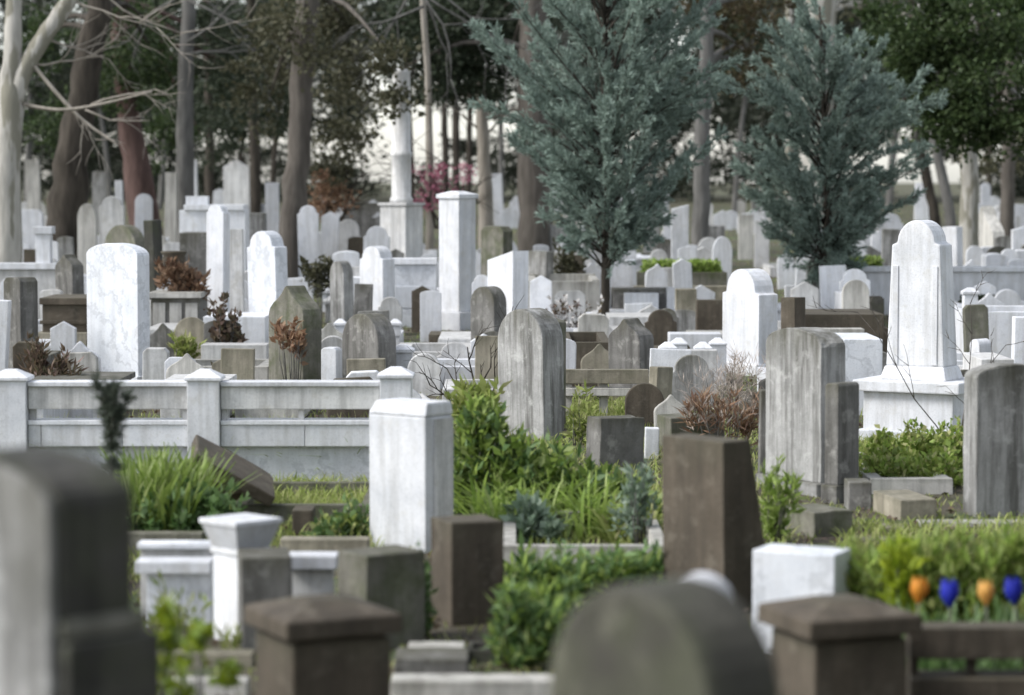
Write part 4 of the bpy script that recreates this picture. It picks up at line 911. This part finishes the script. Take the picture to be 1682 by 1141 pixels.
# the big bright bush
broad_bush('leafy_bush', 'large bright green leafy bush right of the white headstone', 'bush',
           [(790, 700, 38, 40), (780, 770, 40, 60), (850, 775, 80, 55), (920, 810, 85, 50), (880, 845, 110, 40), (1000, 830, 70, 45), (1045, 855, 50, 32), (800, 840, 55, 35)], 20.2, 'fresh_green', 3, .13, .05, 15000, .55, 30, mat2='deep_green', f2=.35)
broad_bush('leafy_plant', 'silvery blue-green plant at the foot of the bright bush', 'plant', [(872, 850, 36, 28), (905, 862, 24, 20)], 18.9, 'blue_green_leaf', 4, .12, .06, 240)
broad_bush('leafy_plant', 'grey-green feathery plant left of the tall brown headstone', 'plant', [(1052, 790, 26, 36), (1035, 830, 24, 30)], 18.6, 'blue_green_leaf', 5, .09, .03, 420)
broad_bush('leafy_plant', 'yellow-green weed right of the streaked round headstone', 'plant', [(942, 685, 22, 24), (955, 660, 16, 26), (975, 690, 20, 14)], 25.5, 'grass_blade', 6, .11, .03, 320)
broad_bush('leafy_plant', 'yellow-green upright weeds behind the bush top left', 'plant', [(790, 655, 35, 25), (760, 670, 20, 30)], 22.5, 'grass_blade', 7, .13, .05, 900)
strap_clump('strap_leaf_plant', 'arching pale strap leaves growing through the large bright bush', 'plant', 890, 110, 19.7, 420, .75, 'fresh_green', 51, .6, .035, .4, .4)
strap_clump('strap_leaf_plant', 'yellowish strap leaves left of the tall brown headstone', 'plant', 1040, 40, 19.2, 160, .5, 'grass_blade', 52, .3, .03, .4, .4)
# hedge below the kerb
broad_bush('low_hedge', 'trailing green hedge plants between brown blocks and nearest stone', 'hedge',
           [(860, 960, 45, 50), (940, 950, 60, 45), (1020, 945, 60, 40), (1070, 935, 35, 35), (850, 1040, 40, 60), (890, 1000, 50, 50), (900, 1090, 40, 40)], 16.4, 'deep_green', 8, .12, .035, 8000, .4, 20, mat2='fresh_green', f2=.45)
broad_bush('leafy_plant', 'green plants spilling down beside the black planter', 'plant', [(845, 1010, 34, 45), (885, 1040, 40, 45), (860, 1080, 42, 30), (930, 1010, 34, 30, .6), (905, 980, 40, 30, .8)], 14.1, 'deep_green', 61, .10, .03, 3600, .4, 20, mat2='fresh_green', f2=.4)
# right bed behind the tulips
broad_bush('leafy_bed', 'dense green leafy bed behind the tulips at lower right', 'plant bed',
           [(1440, 935, 55, 45), (1520, 930, 60, 45), (1600, 925, 60, 50), (1680, 925, 60, 55), (1740, 930, 50, 50), (1560, 985, 90, 40), (1680, 990, 80, 40)], 14.6, 'fresh_green', 9, .12, .035, 8000, .8, 24, mat2='grass_blade', f2=.35)
broad_bush('leafy_plant', 'yellowish sprouting plant above the orange tulip', 'plant', [(1478, 930, 22, 40)], 14.1, 'lime_leaf', 10, .10, .04, 420)
broad_bush('leafy_plant', 'green weeds climbing beside the tall brown headstone right side', 'plant', [(1272, 800, 20, 45), (1265, 850, 16, 35), (1296, 800, 12, 24)], 19.0, 'fresh_green', 11, .10, .03, 500, .7)
# yellow-green leaves lower left
broad_bush('leafy_plant', 'blurred yellow-green leaves at lower left beside the brown post', 'plant', [(272, 1058, 18, 18), (328, 1035, 20, 18), (285, 1095, 36, 22), (385, 1110, 20, 14), (320, 1140, 50, 26), (275, 1010, 20, 25)], 11.4, 'lime_leaf', 12, .06, .055, 260, .5, 14, mat2='fresh_green', f2=.3)
broad_bush('leafy_plant', 'thin weeds in the plot below the flared pedestal', 'plant', [(290, 1000, 40, 45), (380, 1050, 40, 15)], 14.5, 'grass_blade', 13, .08, .02, 500, .8)
broad_bush('leafy_plant', 'green weeds between the fence and white headstone', 'plant', [(570, 860, 35, 35), (540, 880, 30, 22)], 18.9, 'deep_green', 14, .08, .04, 1200, mat2='grass_blade')
broad_bush('leafy_plant', 'dark green leaves clinging to the square mossy grey-brown block', 'plant', [(697, 960, 9, 60)], 15.1, 'deep_green', 15, .06, .04, 260)
# russet dry plants
def dry(label, ells, D, seed, mat='dry_russet', n=900, L=.16, Wd=.02, name='dry_plant', mat2=None): return broad_bush(name, label, 'plant', ells, D, mat, seed, L, Wd, n, .6, 16, mat2=mat2, f2=.3)
dry('russet dried grass plant left of the large streaked grey headstone', [(1190, 672, 60, 20), (1150, 665, 40, 16), (1225, 690, 25, 22)], 25.2, 20, n=900, mat2='pale_twig_leaf')
dry('pale bare twiggy plant above the russet dried grass', [(1190, 620, 60, 30), (1230, 600, 30, 30)], 27.8, 21, 'pale_twig_leaf', 900, .15, .008)
dry('reddish dried plant near the left edge behind the fence', [(85, 605, 45, 28), (60, 580, 20, 30)], 32.0, 22, 'dry_rose_leaf', 900, .14, .04)
dry('orange-brown dried bush on the panelled sarcophagus', [(305, 455, 30, 26), (280, 440, 20, 18), (325, 465, 16, 22)], 42.0, 23, 'dry_russet', 900, .16, .06)
dry('dark rose bush below the slim domed headstone', [(365, 520, 24, 28), (385, 545, 18, 16)], 38.0, 24, 'dry_rose_leaf', 420, .12, .07)
dry('brown dried plant behind the middle fence post', [(378, 608, 28, 14)], 33.0, 25, 'dry_rose_leaf', 300, .12, .07)
dry('brown withered leaves in front of the broad dark shouldered headstone', [(482, 545, 28, 18)], 33.1, 26, 'dry_russet', 260, .12, .06)
broad_bush('leafy_plant', 'small yellow-green plant below the panelled sarcophagus', 'plant', [(302, 566, 22, 15)], 37.5, 'grass_blade', 27, .12, .05, 400)
broad_bush('leafy_plant', 'rose bush with small white blooms left of first cypress trunk', 'plant', [(940, 500, 50, 20), (960, 530, 40, 22)], 43.0, 'dry_rose_leaf', 28, .10, .06, 500, mat2='white_blossom', f2=.5)
broad_bush('leafy_plant', 'olive weed bush above the slim grey stone', 'plant', [(525, 440, 24, 20)], 46.5, 'olive_leaf', 29, .13, .07, 500)
broad_bush('leafy_plant', 'olive bush left of the first cypress trunk behind kerb', 'plant', [(935, 430, 30, 30)], 52.0, 'olive_leaf', 30, .14, .08, 700)
# hedge inside the troughs
def box_hedge(label, x0, x1, y0, y1, D, dep, mat, seed, n):
    rng = np.random.default_rng(seed); e = thing('clipped_hedge', label, 'hedge', (X((x0+x1)/2, D), D, Z(y1, D))); off = np.array(e.location)
    p = np.stack([rng.uniform(X(x0, D), X(x1, D), n), rng.uniform(D, D+dep, n), rng.uniform(Z(y1, D), Z(y0, D), n)], 1)
    quads_mesh('leaves', leaf_quads(p-off, rng.normal(size=(n, 3))+np.array([0, -.3, .4]), .09*rng.uniform(.6, 1.2, n), .06, rng), 4, mat, e)
    tubes('stems', [([np.array(p[i])*[1, 1, 0]+[0, 0, Z(y1, D)-.03]-off, p[i]-off], [.01, .004]) for i in range(20)], 'dark_bark', e, 4)
box_hedge('clipped green hedge growing in the long grey trough', 1057, 1183, 430, 449, 53.14, .65, 'fresh_green', 31, 2600)
box_hedge('dark clipped plants in the white marble trough at right', 1584, 1658, 488, 506, 46.92, .45, 'dark_conifer', 32, 1200)
D = 58.5; box_hedge('short bright clipped hedge above the long white wall', 1398, 1449, 424, 446, 54.0, .6, 'fresh_green', 33, 1200)
# tulips
def tulip(label, px, py, D, mat, seed, h=58, tl=0):
    rng = np.random.default_rng(seed); top = P(px, py-h/2, D); bot = P(px, py+h/2, D); H = top.z-bot.z; r = H*.34
    e = thing('tulip', label, 'flower', (bot.x, D, 0), rng.uniform(0, 3), 'tulips behind the slotted kerb'); e.rotation_euler = (rng.normal()*.05, rng.normal()*.06, e.rotation_euler[2])
    tubes('stem', [([(0, 0, -.02), (.004, .004, bot.z*.5), (0, 0, bot.z+.01)], [.006, .006, .006])], 'mossy_stone', e, 6)
    for k in range(6):
        a = k*math.pi/3; rr = r*(1.0 if k % 2 else .9); V = []; F = []; nu, nv = 5, 7
        for j in range(nv):
            t = j/(nv-1); rad = rr*(.18+.82*math.sin(min(1, t*1.6)*math.pi*.5))*(1-.30*max(0, t-.45)**1.2/.55**1.2)+rng.normal()*.0008; wdt = (.30+.55*math.sin(math.pi*min(1, t*.95+.08)))*(1 if t < .95 else .45)
            for i in range(nu):
                q = a+(i/(nu-1)-.5)*2*max(.05, wdt); V.append((rad*math.cos(q), rad*math.sin(q), bot.z+H*t*(1-.06*abs(i-2)*t)))
        for j in range(nv-1):
            for i in range(nu-1): F.append((j*nu+i, j*nu+i+1, (j+1)*nu+i+1, (j+1)*nu+i))
        me = bpy.data.meshes.new('petal'); me.from_pydata(V, [], F); me.polygons.foreach_set('use_smooth', [True]*len(F)); link('petal', me, mat, e)
    b = np.zeros((5, 3)); d = np.stack([rng.normal(size=5)*.35, rng.normal(size=5)*.35, np.ones(5)], 1)
    for i in range(5): strap_mesh('leaf', b[i:i+1], d[i:i+1], np.array([bot.z*rng.uniform(.8, 1.1)]), .045, .25, rng, 'deep_green', e)
tulip('orange tulip leftmost of the row, touching the lower-right post', 1502, 968, 13.0, 'orange_petal', 1, 46)
tulip('blue flower between the two orange tulips', 1566, 972, 13.0, 'blue_petal', 2, 50)
tulip('amber yellow tulip right of the blue flower', 1625, 974, 13.0, 'amber_petal', 3, 44)
tulip('blue flower cut by the right edge', 1684, 968, 13.0, 'blue_petal', 4, 48)
strap_clump('strap_leaf_plant', 'dark tulip leaves crowded behind the slotted railing', 'plant', 1610, 120, 13.25, 420, .62, 'deep_green', 53, .22, .03, .25, .22)
strap_clump('strap_leaf_plant', 'short tulip leaves right in front of the tulips', 'plant', 1600, 110, 12.78, 260, .56, 'deep_green', 54, .10, .03, .25, .3)
# bare twig shrub before the monument
D = 24.5
e = thing('bare_shrub', 'thin bare twiggy shrub in front of the white monument right side', 'shrub', (X(1560, D), D, 0))
branchy(e, [(1575, 745, 92, 250), (1568, 745, 118, 290), (1578, 745, 78, 200)], D, 'brown_bark', 3, 2, name='stems', w0=2.6, decay=.35)
D = 30
e = thing('bare_shrub', 'small dark bare shrub behind the white headstone, left of weeds', 'shrub', (X(775, D), D, 0))
branchy(e, [(775, 676, 80, 80), (770, 676, 110, 80), (790, 676, 95, 110), (800, 676, 85, 110), (760, 676, 125, 70)], D, 'dark_bark', 5, 2, name='stems', w0=5)
broad_bush('clover_mound', 'bright yellow-green mound of small leaves between the two big grey headstones', 'plant', [(1450, 745, 40, 32, -.3), (1510, 735, 50, 36), (1565, 735, 36, 40), (1530, 765, 60, 24, -.7), (1450, 770, 40, 18, -.7)], 23.3, 'grass_blade', 41, .07, .045, 7000, .5, 10, mat2='fresh_green', f2=.5)
# grass
def grass():
    rng = np.random.default_rng(40); B = []; L = []
    def patch(x0, x1, D0, D1, n, l):
        d = rng.uniform(D0, D1, n); px = rng.uniform(x0, x1, n); x = (px-CX)*d/FPX
        B.append(np.stack([x, d, np.array([g(q) for q in d])-.015], 1)); L.append(l*rng.uniform(.5, 1.2, n))
    patch(1405, 1600, 22.6, 25.5, 5000, .30); patch(370, 620, 20.2, 22.3, 3200, .26); patch(100, 420, 17, 21.5, 2500, .18); patch(40, 640, 22.85, 23.5, 5000, .78)
    patch(740, 1300, 17, 30, 9000, .16); patch(-50, 1750, 12, 24, 9000, .10); patch(1380, 1700, 14, 20, 3500, .18); patch(-100, 1800, 25, 60, 16000, .14); patch(-100, 1800, 55, 110, 9000, .2)
    patch(920, 1110, 28.0, 31, 1500, .25); patch(420, 620, 18, 20, 700, .2)
    B = np.concatenate(B); L = np.concatenate(L); n = len(B); d = np.stack([rng.normal(size=n)*.4, rng.normal(size=n)*.4, np.ones(n)], 1)
    o = strap_mesh('grass', B, d, L, .012, .35, rng, 'grass_blade', None, 3); tag(o, 'rough green grass and weeds between the graves', 'grass', kind='stuff')
grass()
# ================================================================== LOW GRAVES FILLING THE MIDDLE ROWS
bpy.context.view_layer.update()
TAKEN = []
def footprint(o):
    xs = []; ys = []
    for ob in [o]+list(o.children):
        if ob.type != 'MESH': continue
        for cn in ob.bound_box:
            v = ob.matrix_world @ Vector(cn); xs.append(v.x); ys.append(v.y)
    return (min(xs), max(xs), min(ys), max(ys)) if xs else None
for o in list(COL.objects):
    if o.parent is None and o.get('category') not in (None, 'tree', 'wood', 'grass', 'plant', 'plant bed') and o.type in ('MESH', 'EMPTY'):
        q = footprint(o)
        if q: TAKEN.append(q)
def free(x0, x1, y0, y1, m=.06):
    return all(x1+m < q[0] or x0-m > q[1] or y1+m < q[2] or y0-m > q[3] for q in TAKEN)
FZ = [('near the left edge', -20, 140), ('right of the tall veined headstone', 250, 440), ('beside the two dark fence-side headstones', 440, 650), ('around the tallest pillar foot', 650, 820),
      ('around the first cypress trunk', 880, 1050), ('left of the bright dome-topped headstone', 1050, 1190), ('below the second cypress', 1280, 1450), ('right of the monument', 1590, 1690)]
ff = random.Random(31); WORD = {'white_marble': 'white', 'dirty_marble': 'off-white', 'pale_limestone': 'cream', 'grey_stone': 'dark grey', 'brown_stone': 'brown', 'streaked_grey_stone': 'light grey', 'tan_stone': 'tan'}
for zn, xa, xb in FZ:
    items = []
    for bandname, D0, D1, tries in (('front', 26.5, 35, 60), ('middle', 35, 44, 70), ('back', 44, 56, 120), ('rearmost', 56, 68, 160)):
        got = 0
        for _ in range(tries):
            if got >= (7 if D0 < 44 else 13 if D0 < 50 else 10): break
            D = ff.uniform(D0, D1); px = ff.uniform(xa, xb); kind = ff.choice(['plot', 'plot', 'plot', 'tomb', 'tomb', 'stone'] if D0 < 44 else ['plot', 'tomb', 'stone', 'stone', 'stone', 'stone']); xw = X(px, D)
            mt = ff.choice(['white_marble', 'white_marble', 'white_marble', 'dirty_marble', 'dirty_marble', 'dirty_marble', 'pale_limestone', 'grey_stone', 'brown_stone', 'streaked_grey_stone', 'tan_stone'])
            if D0 >= 44 and ff.random() < .5: mt = 'white_marble'
            w = ff.uniform(.7, 1.1) if kind != 'stone' else ff.uniform(.35, .55); L = ff.uniform(1.5, 2.0) if kind != 'stone' else .25
            if not free(xw-w/2, xw+w/2, D, D+L): continue
            TAKEN.append((xw-w/2, xw+w/2, D, D+L)); got += 1; items.append((px, D, kind, mt, w, L, bandname))
    seen = {}
    for px, D, kind, mt, w, L, bn in sorted(items):
        wd = {'plot': 'grave edging', 'tomb': 'flat chest tomb', 'stone': 'small headstone'}[kind]
        key = (bn, wd, WORD[mt]); seen[key] = seen.get(key, 0)+1; s2 = SCL(D); a = px-w/2*s2; b = px+w/2*s2
        lab = '%s %s %s, %s row%s' % (WORD[mt], wd, zn, bn, '' if seen[key] == 1 else ', '+ORD[seen[key]-1]+' from left')
        hh = {'plot': ff.uniform(.14, .32), 'tomb': ff.uniform(.25, .45), 'stone': ff.uniform(.45, .7) if D < 40 else ff.uniform(.45, 1.1)}[kind]
        yt = YH+(HC-g(D)-hh)*s2
        if kind == 'plot': PLOT(lab, a, b, yt, D, L, mt, .13, post=ff.choice([0, 0, .15]), group='graves of the middle rows')
        elif kind == 'tomb':
            e = thing('chest_tomb', lab, 'tomb', (X(px, D), D, g(D)), 0, 'graves of the middle rows')
            box('chest', -w/2+.05, w/2-.05, .05, L-.05, -.05, hh-.07, mt, e, .01); box('lid', -w/2, w/2, 0, L, hh-.07, hh, mt, e, .012)
        else: HS(lab, ff.choice(['round', 'dome', 'flat', 'gable', 'ogee', 'chamfer', 'seg']), (a, None, b), yt, D, mt, .14, lean=(R(ff.gauss(0, 2.5)), R(ff.gauss(0, 2))), group='graves of the middle rows')

# ================================================================== FALLEN LEAVES
def litter():
    rng = np.random.default_rng(91); n = 14000; d = 11+rng.random(n)**1.4*50; px = rng.uniform(-80, 1760, n); x = (px-CX)*d/FPX
    p = np.stack([x, d, np.array([g(q) for q in d])+.004+rng.random(n)*.012], 1); dr = np.stack([rng.normal(size=n), rng.normal(size=n), rng.normal(size=n)*.15], 1)
    o = quads_mesh('fallen_leaves', leaf_quads(p, dr, .06*rng.uniform(.5, 1.2, n), .035, rng), 4, 'dry_rose_leaf'); tag(o, 'brown fallen leaves scattered over the ground', 'leaf litter', kind='stuff')
litter()

# ---- the last rows are too small and too many to tell apart: one object
def last_rows():
    src = [o for o in COL.objects if o.get('group') == 'tiny stones of the last rows']
    bm = bmesh.new(); mats = []
    bpy.context.view_layer.update()
    for o in src:
        m = o.data.materials[0]
        if m not in mats: mats.append(m)
        n0 = len(bm.faces); tmp = o.data.copy(); tmp.transform(o.matrix_world); bm.from_mesh(tmp); bm.faces.ensure_lookup_table()
        for i in range(n0, len(bm.faces)): bm.faces[i].material_index = mats.index(m)
        bpy.data.objects.remove(o); bpy.data.meshes.remove(tmp)
    me = bpy.data.meshes.new('far_headstones'); bm.to_mesh(me); bm.free()
    for m in mats: me.materials.append(m)
    o = bpy.data.objects.new('far_headstones', me); COL.objects.link(o); tag(o, 'crowd of tiny pale headstones in the last rows under the trees', 'headstones', kind='stuff')
last_rows()
